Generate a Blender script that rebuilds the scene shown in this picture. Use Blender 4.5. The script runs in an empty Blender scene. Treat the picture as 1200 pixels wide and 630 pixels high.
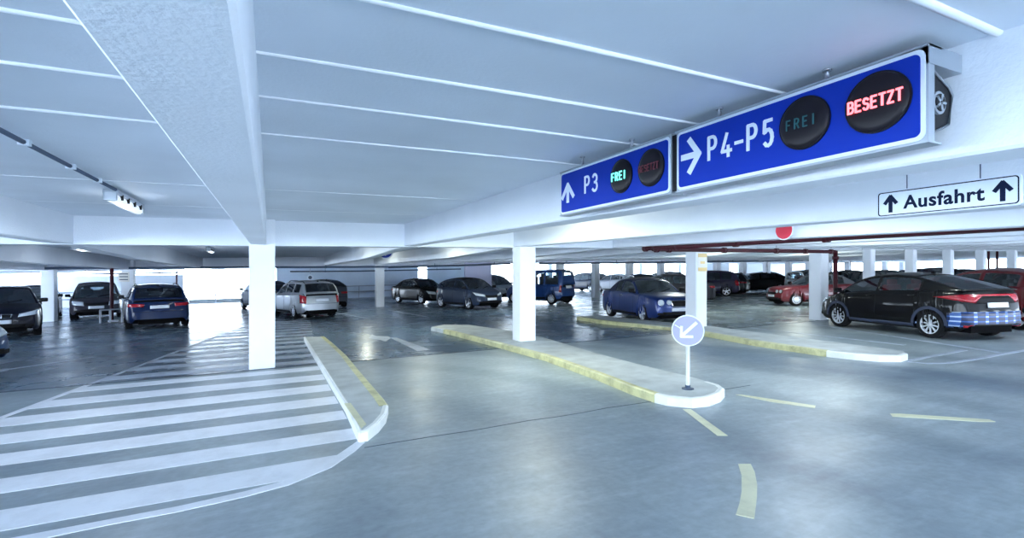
import bpy, bmesh, math, random
from math import sin, cos, pi, radians, sqrt, hypot, atan2, floor
from mathutils import Vector, Matrix
from mathutils.bvhtree import BVHTree

random.seed(7)
C = bpy.context.scene.collection
# ------------------------------------------------------------------ frame of the place
# the grid of columns and beams runs along world X / Y; the camera stands at the origin, 1.6 m up
F, CX, HY = 584.0, 600.0, 322.0
NN = hypot(584.0, 284.0); CC, SS = 584.0 / NN, 284.0 / NN
P = 0.0167                                     # cross fall of the parking deck

def FZ(X, Y): return P * (CC * X - SS * Y)
def W(px, t):
    r = (px - CX) / F
    return (CC * r + SS) * t, (-SS * r + CC) * t
def TY(px, Y):
    r = (px - CX) / F
    return Y / (-SS * r + CC)
def TX(px, X):
    r = (px - CX) / F
    return X / (CC * r + SS)
def G(px, py, k=0.0):
    r = (px - CX) / F
    t = (1.6 - k) / ((py - HY) / F + P * r)
    X, Y = W(px, t)
    return X, Y
def PX(X, Y):
    x, z = CC * X - SS * Y, SS * X + CC * Y
    return CX + F * x / z
def ZAT(py, t): return 1.6 + (HY - py) * t / F
FN = Vector((-P * CC, P * SS, 1)).normalized()
FLQ = Vector((0, 0, 1)).rotation_difference(FN)

def lerp(a, b, t): return a + (b - a) * t
def piecewise(pts, x):
    if x <= pts[0][0]: return pts[0][1]
    for (a, b), (c, d) in zip(pts, pts[1:]):
        if x <= c: return lerp(b, d, (x - a) / (c - a))
    return pts[-1][1]
def BZ(X, Y):                                  # underside of the beams
    Xc = X if X < 20 else 20 + (X - 20) * 0.35
    rows = [(-12, 1.93 + .006 * X), (-6, 1.97 + .006 * X), (10.2, 2.15 + .018 * X), (15, 2.03 + .02 * X),
            (27, 2.02 + .028 * Xc), (42, 2.04 + .028 * Xc)]
    return piecewise(rows, Y)
DEP = 0.45

# ------------------------------------------------------------------ materials
def nt(name):
    m = bpy.data.materials.new(name); m.use_nodes = True
    n = m.node_tree.nodes; l = m.node_tree.links
    b = n['Principled BSDF']
    return m, n, l, b
def mat(name, col, rough=.5, metal=0.0, coat=0.0, emit=None, es=0.0, noise=0.0, nscale=8.0, bump=0.0, bscale=60.0, spec=.5):
    m, n, l, b = nt(name)
    b.inputs['Base Color'].default_value = (*col, 1)
    b.inputs['Roughness'].default_value = rough
    b.inputs['Metallic'].default_value = metal
    b.inputs['Coat Weight'].default_value = coat; b.inputs['Specular IOR Level'].default_value = spec
    b.inputs['Coat Roughness'].default_value = .05
    if emit: 
        b.inputs['Emission Color'].default_value = (*emit, 1); b.inputs['Emission Strength'].default_value = es
    tc = n.new('ShaderNodeTexCoord')
    if noise > 0:
        t = n.new('ShaderNodeTexNoise'); t.inputs['Scale'].default_value = nscale; t.inputs['Detail'].default_value = 6
        l.new(tc.outputs['Object'], t.inputs['Vector'])
        r = n.new('ShaderNodeValToRGB')
        r.color_ramp.elements[0].position = .3; r.color_ramp.elements[1].position = .7
        r.color_ramp.elements[0].color = (*[c * (1 - noise) for c in col], 1)
        r.color_ramp.elements[1].color = (*[min(1, c * (1 + noise * .4)) for c in col], 1)
        l.new(t.outputs['Fac'], r.inputs['Fac']); l.new(r.outputs['Color'], b.inputs['Base Color'])
    if bump > 0:
        t2 = n.new('ShaderNodeTexNoise'); t2.inputs['Scale'].default_value = bscale; t2.inputs['Detail'].default_value = 4
        l.new(tc.outputs['Object'], t2.inputs['Vector'])
        bp = n.new('ShaderNodeBump'); bp.inputs['Strength'].default_value = bump; bp.inputs['Distance'].default_value = .02
        l.new(t2.outputs['Fac'], bp.inputs['Height']); l.new(bp.outputs['Normal'], b.inputs['Normal'])
    return m

def floor_mat():
    m, n, l, b = nt('sealed concrete deck')
    tc = n.new('ShaderNodeTexCoord')
    def noise(scale, det=6, stretch=None, rough=.55, rot=0):
        t = n.new('ShaderNodeTexNoise'); t.inputs['Scale'].default_value = scale; t.inputs['Detail'].default_value = det
        t.inputs['Roughness'].default_value = rough
        mp = n.new('ShaderNodeMapping'); l.new(tc.outputs['Object'], mp.inputs['Vector'])
        if stretch: mp.inputs['Scale'].default_value = stretch
        mp.inputs['Rotation'].default_value = (0, 0, rot)
        l.new(mp.outputs['Vector'], t.inputs['Vector'])
        return t.outputs['Fac']
    def ramp(fac, p0, c0, p1, c1):
        r = n.new('ShaderNodeValToRGB'); e = r.color_ramp.elements
        e[0].position = p0; e[0].color = (*c0, 1); e[1].position = p1; e[1].color = (*c1, 1)
        l.new(fac, r.inputs['Fac']); return r.outputs['Color']
    def mix(fac, a, c, mode='MIX'):
        x = n.new('ShaderNodeMix'); x.data_type = 'RGBA'; x.blend_type = mode
        if isinstance(fac, float): x.inputs[0].default_value = fac
        else: l.new(fac, x.inputs[0])
        l.new(a, x.inputs[6]); l.new(c, x.inputs[7]); return x.outputs[2]
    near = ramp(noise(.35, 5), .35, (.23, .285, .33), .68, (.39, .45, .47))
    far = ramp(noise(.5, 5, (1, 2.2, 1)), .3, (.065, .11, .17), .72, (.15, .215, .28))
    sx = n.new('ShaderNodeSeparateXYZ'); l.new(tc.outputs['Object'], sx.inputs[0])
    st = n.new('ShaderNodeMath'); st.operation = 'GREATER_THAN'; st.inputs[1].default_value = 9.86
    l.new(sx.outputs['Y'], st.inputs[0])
    # the far slab is dark and polished on the left, paler under the right-hand bays
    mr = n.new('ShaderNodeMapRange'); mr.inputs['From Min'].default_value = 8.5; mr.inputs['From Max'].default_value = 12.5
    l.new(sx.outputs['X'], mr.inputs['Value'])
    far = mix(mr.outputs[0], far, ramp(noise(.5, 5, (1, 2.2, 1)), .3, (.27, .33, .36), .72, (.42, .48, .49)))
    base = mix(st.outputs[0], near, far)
    # darker, bluer lane band between the two right islands, edges broken by noise
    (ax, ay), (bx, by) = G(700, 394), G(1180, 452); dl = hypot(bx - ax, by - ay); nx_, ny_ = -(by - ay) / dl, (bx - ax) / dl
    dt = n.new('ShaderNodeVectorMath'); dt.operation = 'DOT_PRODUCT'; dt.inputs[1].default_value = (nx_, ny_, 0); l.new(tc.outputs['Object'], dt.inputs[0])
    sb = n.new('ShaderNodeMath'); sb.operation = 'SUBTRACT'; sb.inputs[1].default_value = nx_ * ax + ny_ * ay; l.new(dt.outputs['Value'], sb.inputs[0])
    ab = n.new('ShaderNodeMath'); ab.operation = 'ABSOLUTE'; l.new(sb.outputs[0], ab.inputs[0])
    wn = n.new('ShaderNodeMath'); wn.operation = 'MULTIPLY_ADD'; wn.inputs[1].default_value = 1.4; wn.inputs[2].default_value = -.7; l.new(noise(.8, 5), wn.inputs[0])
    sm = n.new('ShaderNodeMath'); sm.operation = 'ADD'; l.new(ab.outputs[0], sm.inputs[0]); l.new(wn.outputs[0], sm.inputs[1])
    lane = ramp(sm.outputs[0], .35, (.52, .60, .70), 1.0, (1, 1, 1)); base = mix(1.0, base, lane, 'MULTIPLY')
    fine = ramp(noise(14, 8), .3, (.86, .86, .86), .7, (1.08, 1.08, 1.08))
    base = mix(1.0, base, fine, 'MULTIPLY')
    scr = ramp(noise(1.6, 9, (1, 4, 1), .68, .9), .48, (1, 1, 1), .70, (1.25, 1.25, 1.23))
    # rubbed tyre tracks swinging round between the islands
    vm = n.new('ShaderNodeVectorMath'); vm.operation = 'DISTANCE'; vm.inputs[1].default_value = (-3.2, 4.2, 0); l.new(tc.outputs['Object'], vm.inputs[0])
    wv = n.new('ShaderNodeMath'); wv.operation = 'MULTIPLY'; wv.inputs[1].default_value = 3.7; l.new(vm.outputs['Value'], wv.inputs[0])
    sn = n.new('ShaderNodeMath'); sn.operation = 'SINE'; l.new(wv.outputs[0], sn.inputs[0])
    tm = n.new('ShaderNodeMath'); tm.operation = 'MULTIPLY'; l.new(sn.outputs[0], tm.inputs[0]); l.new(noise(.45, 5), tm.inputs[1])
    trk = ramp(tm.outputs[0], .12, (1, 1, 1), .5, (.80, .82, .84)); base = mix(1.0, base, trk, 'MULTIPLY')
    base = mix(1.0, base, scr, 'MULTIPLY')
    drk = ramp(noise(.6, 4, (1, .35, 1), .5, -.3), .25, (.84, .87, .9), .5, (1, 1, 1))
    base = mix(1.0, base, drk, 'MULTIPLY')
    l.new(base, b.inputs['Base Color'])
    rn = ramp(noise(.9, 3), .3, (.34, .34, .34), .7, (.48, .48, .48)); rf = ramp(noise(1.1, 3), .3, (.19, .19, .19), .7, (.33, .33, .33))
    l.new(mix(st.outputs[0], rn, rf), b.inputs['Roughness'])
    # tyre tracks swept round the island: faint darker arcs
    b.inputs['IOR'].default_value = 1.6
    bp = n.new('ShaderNodeBump'); bp.inputs['Strength'].default_value = .05; bp.inputs['Distance'].default_value = .01
    l.new(noise(9, 8), bp.inputs['Height']); l.new(bp.outputs['Normal'], b.inputs['Normal'])
    return m

def marking_mat(name, col, wear=.5):
    m, n, l, b = nt(name)
    tc = n.new('ShaderNodeTexCoord')
    t = n.new('ShaderNodeTexNoise'); t.inputs['Scale'].default_value = 3.0; t.inputs['Detail'].default_value = 10; t.inputs['Roughness'].default_value = .7
    l.new(tc.outputs['Object'], t.inputs['Vector'])
    r = n.new('ShaderNodeValToRGB'); e = r.color_ramp.elements
    e[0].position = .30; e[0].color = (*[c * (1 - wear) for c in col], 1); e[1].position = .56; e[1].color = (*col, 1)
    l.new(t.outputs['Fac'], r.inputs['Fac']); l.new(r.outputs['Color'], b.inputs['Base Color'])
    b.inputs['Roughness'].default_value = .42
    return m

def stone(name, col, bump=.25, bscale=35, noise=.06, ns=1.2, rough=.6):
    return mat(name, col, rough, noise=noise, nscale=ns, bump=bump, bscale=bscale)

M = {}
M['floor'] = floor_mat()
M['ceil'] = stone('painted slab', (.80, .86, .94), .08, 50, .10, .8)
M['beam'] = stone('painted beam concrete', (.84, .88, .95), .2, 55, .06, 1.0)
M['col'] = stone('painted column concrete', (.88, .91, .97), .10, 40, .04, 1.5)
M['caulk'] = mat('white joint sealant', (.92, .95, 1.0), .4)
M['wall'] = stone('painted outer wall', (.70, .79, .90), .1, 40, .12, .7)
M['wallw'] = stone('white outer wall', (.66, .70, .76), .1, 40, .05, .7)
M['white'] = marking_mat('white road paint', (.86, .89, .95), .16)
M['whitef'] = marking_mat('worn white road paint', (.50, .56, .66), .45)
M['yellow'] = marking_mat('pale yellow road paint', (.76, .75, .52), .22)
M['kyellow'] = marking_mat('yellow kerb paint', (.68, .66, .36), .55)
M['kwhite'] = marking_mat('white kerb paint', (.86, .88, .86), .15)
M['kerb'] = mat('kerb concrete', (.55, .59, .60), .55, noise=.25, nscale=3, bump=.3, bscale=40)
M['joint'] = mat('dark joint filler', (.05, .07, .10), .5)
M['blue'] = mat('blue sign enamel', (.002, .032, .40), .5, spec=.2)
M['signw'] = mat('sign white', (.80, .88, .98), .4)
M['alu'] = mat('grey aluminium', (.45, .50, .56), .4, .6)
M['dark'] = mat('black plastic', (.006, .006, .009), .45, spec=.25)
M['lens'] = mat('dark display lens', (.010, .008, .013), .35, spec=.25)
M['ledg'] = mat('lit green diodes', (.1, .8, .7), .5, emit=(.15, 1, .85), es=1.3)
M['ledr'] = mat('lit red diodes', (.9, .1, .1), .5, emit=(1, .13, .16), es=1.8)
M['ledgo'] = mat('unlit green diodes', (.02, .12, .14), .5)
M['ledro'] = mat('unlit red diodes', (.14, .025, .04), .5)
M['navy'] = mat('navy lettering', (.008, .015, .045), .6, spec=.1)
M['lilac'] = mat('lilac blue sign face', (.38, .38, .80), .4)
M['pipe'] = mat('dark red pipe enamel', (.060, .008, .016), .5, noise=.3, nscale=5, spec=.3)
M['pipeg'] = mat('dark grey pipe', (.06, .09, .15), .45)
M['steel'] = mat('galvanised steel', (.45, .48, .55), .4, .7)
M['red'] = mat('red sign enamel', (.62, .03, .06), .45)
M['ochre'] = mat('ochre notice print', (.80, .60, .28), .6)
M['paper'] = mat('notice paper', (.85, .82, .78), .7)
M['tube'] = mat('lamp diffuser', (.85, .9, 1), .3, emit=(.85, .93, 1), es=.30)
M['tyre'] = mat('tyre rubber', (.008, .008, .010), .8, spec=.2)
M['rim'] = mat('alloy rim', (.72, .75, .82), .3, .35)
M['rimd'] = mat('dark wheel well', (.004, .004, .005), .9, spec=.1)
M['trim'] = mat('black rubber trim', (.006, .006, .008), .6, spec=.2)
M['chrome'] = mat('chrome', (.8, .83, .88), .12, 1)
M['lamp'] = mat('headlamp glass', (.75, .82, .9), .12, .35, coat=1)
M['tail'] = mat('red tail lamp', (.42, .008, .02), .2, coat=.6)
M['plate'] = mat('number plate', (.80, .84, .92), .4)
M['seat'] = mat('dark seat cloth', (.03, .035, .045), .9)
M['redseat'] = mat('red seat cloth', (.30, .02, .03), .9)
M['inside'] = mat('cabin trim', (.006, .007, .009), .8, spec=.2)
M['fabric'] = mat('soft top cloth', (.018, .026, .06), .85)
M['fabricg'] = mat('grey soft top cloth', (.10, .11, .13), .85)
M['clad'] = mat('grey body cladding', (.035, .045, .08), .6, spec=.3)

def glass_mat(name, tint, gl=.25):
    m = bpy.data.materials.new(name); m.use_nodes = True
    n = m.node_tree.nodes; l = m.node_tree.links; n.clear()
    o = n.new('ShaderNodeOutputMaterial'); t = n.new('ShaderNodeBsdfTransparent'); t.inputs[0].default_value = (*tint, 1)
    g = n.new('ShaderNodeBsdfGlossy'); g.inputs['Roughness'].default_value = .03; g.inputs[0].default_value = (.9, .95, 1, 1)
    f = n.new('ShaderNodeFresnel'); f.inputs[0].default_value = 1.5
    ad = n.new('ShaderNodeMath'); ad.operation = 'ADD'; ad.inputs[1].default_value = gl; ad.use_clamp = True
    x = n.new('ShaderNodeMixShader'); l.new(f.outputs[0], ad.inputs[0]); l.new(ad.outputs[0], x.inputs[0])
    l.new(t.outputs[0], x.inputs[1]); l.new(g.outputs[0], x.inputs[2]); l.new(x.outputs[0], o.inputs[0])
    return m
M['glass'] = glass_mat('clear car glass', (.60, .70, .74), .14)
M['glassd'] = glass_mat('tinted car glass', (.16, .24, .30), .08)

def plaid_mat():
    m, n, l, b = nt('blue checked film')
    tc = n.new('ShaderNodeTexCoord')
    outs = []
    for ax, sc in (('Y', 26), ('Z', 62)):
        sx = n.new('ShaderNodeSeparateXYZ'); l.new(tc.outputs['Object'], sx.inputs[0])
        ml = n.new('ShaderNodeMath'); ml.operation = 'MULTIPLY'; ml.inputs[1].default_value = sc; l.new(sx.outputs[ax], ml.inputs[0])
        s = n.new('ShaderNodeMath'); s.operation = 'SINE'; l.new(ml.outputs[0], s.inputs[0])
        g = n.new('ShaderNodeMath'); g.operation = 'GREATER_THAN'; g.inputs[1].default_value = .62; l.new(s.outputs[0], g.inputs[0])
        outs.append(g.outputs[0])
    a = n.new('ShaderNodeMath'); a.operation = 'ADD'; l.new(outs[0], a.inputs[0]); l.new(outs[1], a.inputs[1])
    h = n.new('ShaderNodeMath'); h.operation = 'MULTIPLY'; h.inputs[1].default_value = .5; l.new(a.outputs[0], h.inputs[0])
    r = n.new('ShaderNodeValToRGB'); e = r.color_ramp.elements
    e[0].color = (.006, .015, .07, 1); e[1].color = (.50, .62, .85, 1); e.new(.5).color = (.03, .10, .34, 1)
    l.new(h.outputs[0], r.inputs['Fac']); l.new(r.outputs[0], b.inputs['Base Color']); b.inputs['Roughness'].default_value = .3
    return m
M['plaid'] = plaid_mat()
_paint = {}
def paint(col, metal=.3):
    k = (col, metal)
    if k not in _paint:
        _paint[k] = mat('car paint', col, .38, metal if max(col) > .1 else 0, coat=.6 if max(col) > .1 else .38, spec=.5 if max(col) > .1 else .12)
    return _paint[k]

# ------------------------------------------------------------------ mesh helpers
def link(name, bm, mats, parent=None, smooth=False, loc=None, sharp=35):
    me = bpy.data.meshes.new(name); bm.to_mesh(me); bm.free()
    if not isinstance(mats, (list, tuple)): mats = [mats]
    for mm in mats: me.materials.append(mm)
    if smooth:
        me.shade_smooth(); me.set_sharp_from_angle(angle=radians(sharp))
    o = bpy.data.objects.new(name, me); C.objects.link(o)
    if parent: o.parent = parent
    if loc is not None: o.location = loc
    return o
def tag(o, label=None, cat=None, group=None, kind=None):
    if label: o['label'] = label
    if cat: o['category'] = cat
    if group: o['group'] = group
    if kind: o['kind'] = kind
    return o
def empty(name, loc, label=None, cat=None, group=None):
    o = bpy.data.objects.new(name, None); C.objects.link(o); o.location = loc; o.empty_display_size = .2
    return tag(o, label, cat, group)
def hexa(bm, v, mi=0):
    vs = [bm.verts.new(p) for p in v]
    for f in ((3, 2, 1, 0), (4, 5, 6, 7), (0, 1, 5, 4), (1, 2, 6, 5), (2, 3, 7, 6), (3, 0, 4, 7)):
        bm.faces.new([vs[i] for i in f]).material_index = mi
    return vs
def box(bm, x0, x1, y0, y1, z0, z1, mi=0):
    return hexa(bm, [(x0, y0, z0), (x1, y0, z0), (x1, y1, z0), (x0, y1, z0), (x0, y0, z1), (x1, y0, z1), (x1, y1, z1), (x0, y1, z1)], mi)
def bevel(bm, w, seg=2):
    bmesh.ops.bevel(bm, geom=bm.edges[:], offset=w, segments=seg, affect='EDGES', profile=.7)
def tube(bm, pts, r, n=10, mi=0, caps=True):
    rings = []
    pts = [Vector(p) for p in pts]
    for i, p in enumerate(pts):
        d = (pts[min(i + 1, len(pts) - 1)] - pts[max(i - 1, 0)]).normalized()
        a = Vector((0, 0, 1)) if abs(d.z) < .9 else Vector((1, 0, 0))
        u = d.cross(a).normalized(); v = d.cross(u)
        rings.append([bm.verts.new(p + (u * cos(2 * pi * k / n) + v * sin(2 * pi * k / n)) * r) for k in range(n)])
    for A, B in zip(rings, rings[1:]):
        for k in range(n):
            f = bm.faces.new((A[k], A[(k + 1) % n], B[(k + 1) % n], B[k])); f.smooth = True; f.material_index = mi
    if caps:
        bm.faces.new(rings[0]).material_index = mi; bm.faces.new(rings[-1][::-1]).material_index = mi
def prism(bm, pts, zb, zt, mi=0, mtop=None):     # pts CCW in XY, zb / zt functions of (x,y)
    b = [bm.verts.new((x, y, zb(x, y))) for x, y in pts]; t = [bm.verts.new((x, y, zt(x, y))) for x, y in pts]
    n = len(pts)
    f = bm.faces.new(t); f.material_index = mi if mtop is None else mtop
    bm.faces.new(b[::-1]).material_index = mi
    for i in range(n):
        bm.faces.new((b[i], b[(i + 1) % n], t[(i + 1) % n], t[i])).material_index = mi
def ccw(pts):
    a = sum(p[0] * q[1] - q[0] * p[1] for p, q in zip(pts, pts[1:] + pts[:1]))
    return pts if a > 0 else pts[::-1]
def disc(bm, c, nrm, r, th, n=40, mi=0):
    nrm = Vector(nrm).normalized(); a = Vector((0, 0, 1)) if abs(nrm.z) < .9 else Vector((1, 0, 0))
    u = nrm.cross(a).normalized(); v = nrm.cross(u); c = Vector(c)
    A = [bm.verts.new(c + (u * cos(2 * pi * k / n) + v * sin(2 * pi * k / n)) * r) for k in range(n)]
    B = [bm.verts.new(c + nrm * th + (u * cos(2 * pi * k / n) + v * sin(2 * pi * k / n)) * r) for k in range(n)]
    bm.faces.new(A[::-1]).material_index = mi; bm.faces.new(B).material_index = mi
    for k in range(n): bm.faces.new((A[k], A[(k + 1) % n], B[(k + 1) % n], B[k])).material_index = mi
    bmesh.ops.recalc_face_normals(bm, faces=bm.faces)

# ------------------------------------------------------------------ the deck and its markings
XS0, XS1, YS0, YS1 = -16.0, 62.0, -7.5, 46.0
bm = bmesh.new()
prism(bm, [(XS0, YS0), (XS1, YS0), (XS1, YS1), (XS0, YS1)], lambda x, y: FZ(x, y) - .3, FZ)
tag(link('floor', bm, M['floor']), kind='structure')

def flat(name, polys, m, h=.003, kind='structure', k=0.0, parent=None):
    bm = bmesh.new()
    for p in polys:
        prism(bm, ccw(list(p)), lambda x, y: FZ(x, y) + k + .0005, lambda x, y: FZ(x, y) + k + h)
    o = link(name, bm, m, parent)
    if kind: tag(o, kind=kind)
    return o
def gp(pts, k=0.0): return [G(x, y, k) for x, y in pts]

# hatched area: stripes run along X, clipped by the left boundary line, the kerb and the sweeping outline
LB0, LB1 = G(0, 490), G(98, 453)
def left_x(y): return LB0[0] + (y - LB0[1]) * (LB1[0] - LB0[0]) / (LB1[1] - LB0[1])
sweep_lo = [G(*p) for p in [(59.5, 629.4), (130, 614.6), (210, 599.6), (286.7, 582.3), (338.7, 568.3), (388.5, 547.7), (416.7, 528.2), (427.5, 518.4)]]
sweep_up = [G(*p) for p in [(15.7, 630), (110, 612), (210, 593), (286.7, 575.8), (345, 560.2), (380, 543.5), (399.3, 530.3), (418.8, 516.9)]]
# continue the sweep out of the frame to the lower left
d0 = (Vector(sweep_lo[0]) - Vector(sweep_lo[1])).normalized(); e0 = (Vector(sweep_up[0]) - Vector(sweep_up[1])).normalized()
sweep_lo = [tuple(Vector(sweep_lo[0]) + d0 * 2.2)] + sweep_lo
sweep_up = [tuple(Vector(sweep_up[0]) + e0 * 2.0)] + sweep_up
tops = [4.74, 5.50, 6.30, 7.11, 7.96, 8.83, 9.67]
bots = [4.34, 5.12, 5.90, 6.68, 7.50, 8.37, 9.30]
polys = []
KX = 0.80
def sweep_x(y):      # x of the outline's lower edge at depth y
    best = None
    for a, b in zip(sweep_lo, sweep_lo[1:]):
        if min(a[1], b[1]) <= y <= max(a[1], b[1]): best = a[0] + (b[0] - a[0]) * (y - a[1]) / (b[1] - a[1] + 1e-9)
    return best
for tp, bt in zip(tops, bots):
    if tp < 5:
        p = [(left_x(tp) - 6, tp), (left_x(bt) - 6, bt)]
        n = 8; right = []
        for i in range(n + 1):
            y = lerp(bt, tp, i / n); xx = sweep_x(y)
            right.append((xx - .03 if xx is not None else .5, y))
        polys.append([(-8, bt)] + right + [(-8, tp)])
    else:
        polys.append([(max(left_x(bt), -8.0), bt), (KX - .01, bt), (KX - .01, tp), (max(left_x(tp), -8.0), tp)])
flat('road_marking', polys, M['white'])
flat('road_marking', [sweep_lo + sweep_up[::-1]], M['white'], .004)
def strip(pts, w):
    out_l, out_r = [], []
    for i, p in enumerate(pts):
        a = Vector(pts[max(i - 1, 0)]); b = Vector(pts[min(i + 1, len(pts) - 1)]); d = (b - a).normalized()
        n = Vector((-d.y, d.x)); out_l.append(tuple(Vector(p) + n * w / 2)); out_r.append(tuple(Vector(p) - n * w / 2))
    return out_l + out_r[::-1]
flat('road_marking', [strip([(left_x(2.0), 2.0), (left_x(9.86), 9.86)], .09)], M['white'], .0045)
flat('road_marking', [strip([(left_x(9.9), 9.9), (left_x(16.5), 16.5)], .08)], M['whitef'], .0045)
polys = []
y = 10.12
while y < 20.5:
    polys.append([(left_x(y), y), (KX + (y - 9.8) * .055, y), (KX + (y - 9.4) * .055, y + .40), (left_x(y + .4), y + .40)]); y += .84
flat('road_marking', polys, M['whitef'])
# expansion joints of the deck
flat('joint_strip', [[(-16, 9.84), (62, 9.84), (62, 9.90), (-16, 9.90)]], M['joint'], .0055)
j = [( .8 + i * .35, 4.82 + .012 * sin(i * 1.7) + .008 * sin(i * 4.1)) for i in range(16)]
flat('joint_strip', [strip(j, .012)], M['joint'], .003)
# yellow dashes, each painted on its own
dashes = [([(800, 479.4), (809.7, 479.4), (852.9, 510.5), (840.7, 510.5)]),
          ([(865, 543.6), (879.8, 543.6), (884.5, 553), (887.4, 568), (887, 583), (883.9, 607.9), (862.3, 603), (866.5, 590), (869, 576), (869, 557)]),
          ([(862, 462.2), (870, 462.4), (955.8, 475.2), (955, 478), (905, 471)]),
          ([(1043, 484.6), (1054, 484.6), (1159, 491.4), (1166.7, 494.2), (1149, 494.2), (1046, 487.9)])]
for d in dashes: flat('road_marking', [gp(d)], M['yellow'], .004)
# white arrow beyond the joint, bay lines
flat('road_marking', [gp([(457, 395.5), (465, 395.7), (504, 409.5), (489, 411.2)]), gp([(432, 396), (436, 391.6), (441, 393.8), (455, 393.9), (458, 396), (452, 399.8), (441, 397.2)])], M['whitef'], .004)
flat('road_marking', [strip([G(1064, 423.5), G(1085, 425.6), G(1112, 425.2), G(1136.7, 421.6), G(1168, 415.8), G(1200, 410.5)] + [G(1240, 402)], .10)], M['whitef'], .004)
for a, b in (((953, 379.5), (1171, 412.7)), ((1067, 422), (1130, 410)), ((880, 384), (1060, 404)), ((1110, 375), (1200, 388)), ((345, 375), (440, 362)),
             ((392, 366), (432, 373)), ((0, 434), (110, 418)), ((150, 378), (168, 388)), ((455, 363), (500, 371))):
    flat('road_marking', [strip([G(*a), G(*b)], .10)], M['whitef'], .0042)

# ------------------------------------------------------------------ kerb islands
def island(pts_px, k, paint_runs, drop_runs=()):
    top = ccw([G(x, y, k) for x, y in pts_px])
    bm = bmesh.new(); prism(bm, top, lambda x, y: FZ(x, y) + .0, lambda x, y: FZ(x, y) + k)
    es = [e for e in bm.edges if all((v.co.z - FZ(v.co.x, v.co.y)) > k * .8 for v in e.verts)]
    bmesh.ops.bevel(bm, geom=es, offset=.02, segments=2, affect='EDGES')
    o = tag(link('kerb', bm, M['kerb']), kind='structure')
    cen = Vector((sum(p[0] for p in top) / len(top), sum(p[1] for p in top) / len(top)))
    for m, run, w in paint_runs:                       # painted band: lip of the top plus the kerb face
        ps = [Vector(G(x, y, k)) for x, y in run]
        area = sum(a[0] * b[1] - b[0] * a[1] for a, b in zip(top, top[1:] + top[:1]))
        bm = bmesh.new(); prev = None
        for i, p in enumerate(ps):
            d = (ps[min(i + 1, len(ps) - 1)] - ps[max(i - 1, 0)]).normalized(); n = Vector((-d.y, d.x))
            mid = ps[len(ps) // 2]
            if (p + n * .3 - cen).length > (p - n * .3 - cen).length and len(ps) < 4: n = -n
            if len(ps) >= 4:
                # inward = left of travel when the run follows the outline counter-clockwise
                pass
            q = p + n * w; out = p - n * .012
            z0 = FZ(out.x, out.y)
            ring = [bm.verts.new((out.x, out.y, z0 + .001)), bm.verts.new((out.x, out.y, z0 + k - .01)), bm.verts.new((p.x + n.x * .012, p.y + n.y * .012, z0 + k + .006)),
                    bm.verts.new((q.x, q.y, FZ(q.x, q.y) + k + .006)), bm.verts.new((q.x, q.y, FZ(q.x, q.y) + k - .02)), bm.verts.new((p.x + n.x * .03, p.y + n.y * .03, z0 + .001))]
            if prev:
                for a in range(6): bm.faces.new((prev[a], prev[(a + 1) % 6], ring[(a + 1) % 6], ring[a]))
            else: bm.faces.new(ring[::-1])
            prev = ring
        bm.faces.new(prev); bmesh.ops.recalc_face_normals(bm, faces=bm.faces)
        tag(link('kerb_paint', bm, m, o), kind='structure')
    return o
# every run is listed so that the island lies to the left of travel
island([(356.5, 394.5), (374.5, 423.5), (405.7, 473), (421.5, 506), (430, 504.5), (442, 495.5), (451, 485), (454, 474.5), (448, 466), (436, 452), (420, 433.5), (405, 415.5), (390, 402), (380, 394)], .10,
       [(M['kwhite'], [(356.5, 394.5), (374.5, 423.5), (405.7, 473), (421.3, 505.8)], .025), (M['kwhite'], [(421.5, 506), (430, 504.5), (442, 495.5), (451, 485), (454, 474.5)], .05), 
        (M['kyellow'], [(454, 474.5), (448, 466), (436, 452), (420, 433.5), (405, 415.5), (390, 402), (380, 394)], .095)])
isl = [(505, 382.8), (515, 384.8), (532, 388.5), (580, 400.5), (640, 416), (702, 437.5), (742, 453), (765, 460.5), (782, 464.3), (811, 467), (830, 465), (843, 460.5), (848, 455), (843, 450.8), (830, 447), (805, 440), (764, 430.5), (702, 414.5), (640, 396), (600, 387.5), (550, 380.3), (520, 380)]
island(isl, .11, [(M['kyellow'], [(520, 386), (532, 388.5), (580, 400.5), (640, 416), (702, 437.5), (742, 453), (768, 461.3)], .075),
                  (M['kwhite'], [(768, 461.3), (782, 464.3), (811, 467), (830, 465), (843, 460.5), (848, 455), (843, 450.8), (830, 447)], .06)])
isr = [(676, 370.8), (700, 374.5), (722.5, 377), (784.5, 382.3), (825.7, 388.8), (880, 398.5), (925, 405), (968.8, 411), (1000, 414.3), (1030, 416.3), (1055, 416.5), (1063, 414), (1060, 411), (1041.7, 408.6), (997, 403), (927.7, 394), (870, 387), (832, 381.5), (790, 378), (745, 373.5), (700, 369)]
island(isr, .11, [(M['kyellow'], [(676, 370.8), (700, 374.5), (722.5, 377), (784.5, 382.3), (825.7, 388.8), (880, 398.5), (925, 405), (968.8, 411)], .11),
                  (M['kwhite'], [(968.8, 411), (1000, 414.3), (1030, 416.3), (1055, 416.5), (1063, 414)], .06)])
# yellow triangle tip on the left island's top
flat('kerb_paint', [gp([(403, 473), (411, 472.5), (429, 497), (423, 502)], .10)], M['yellow'], .007, k=.10)

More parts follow.
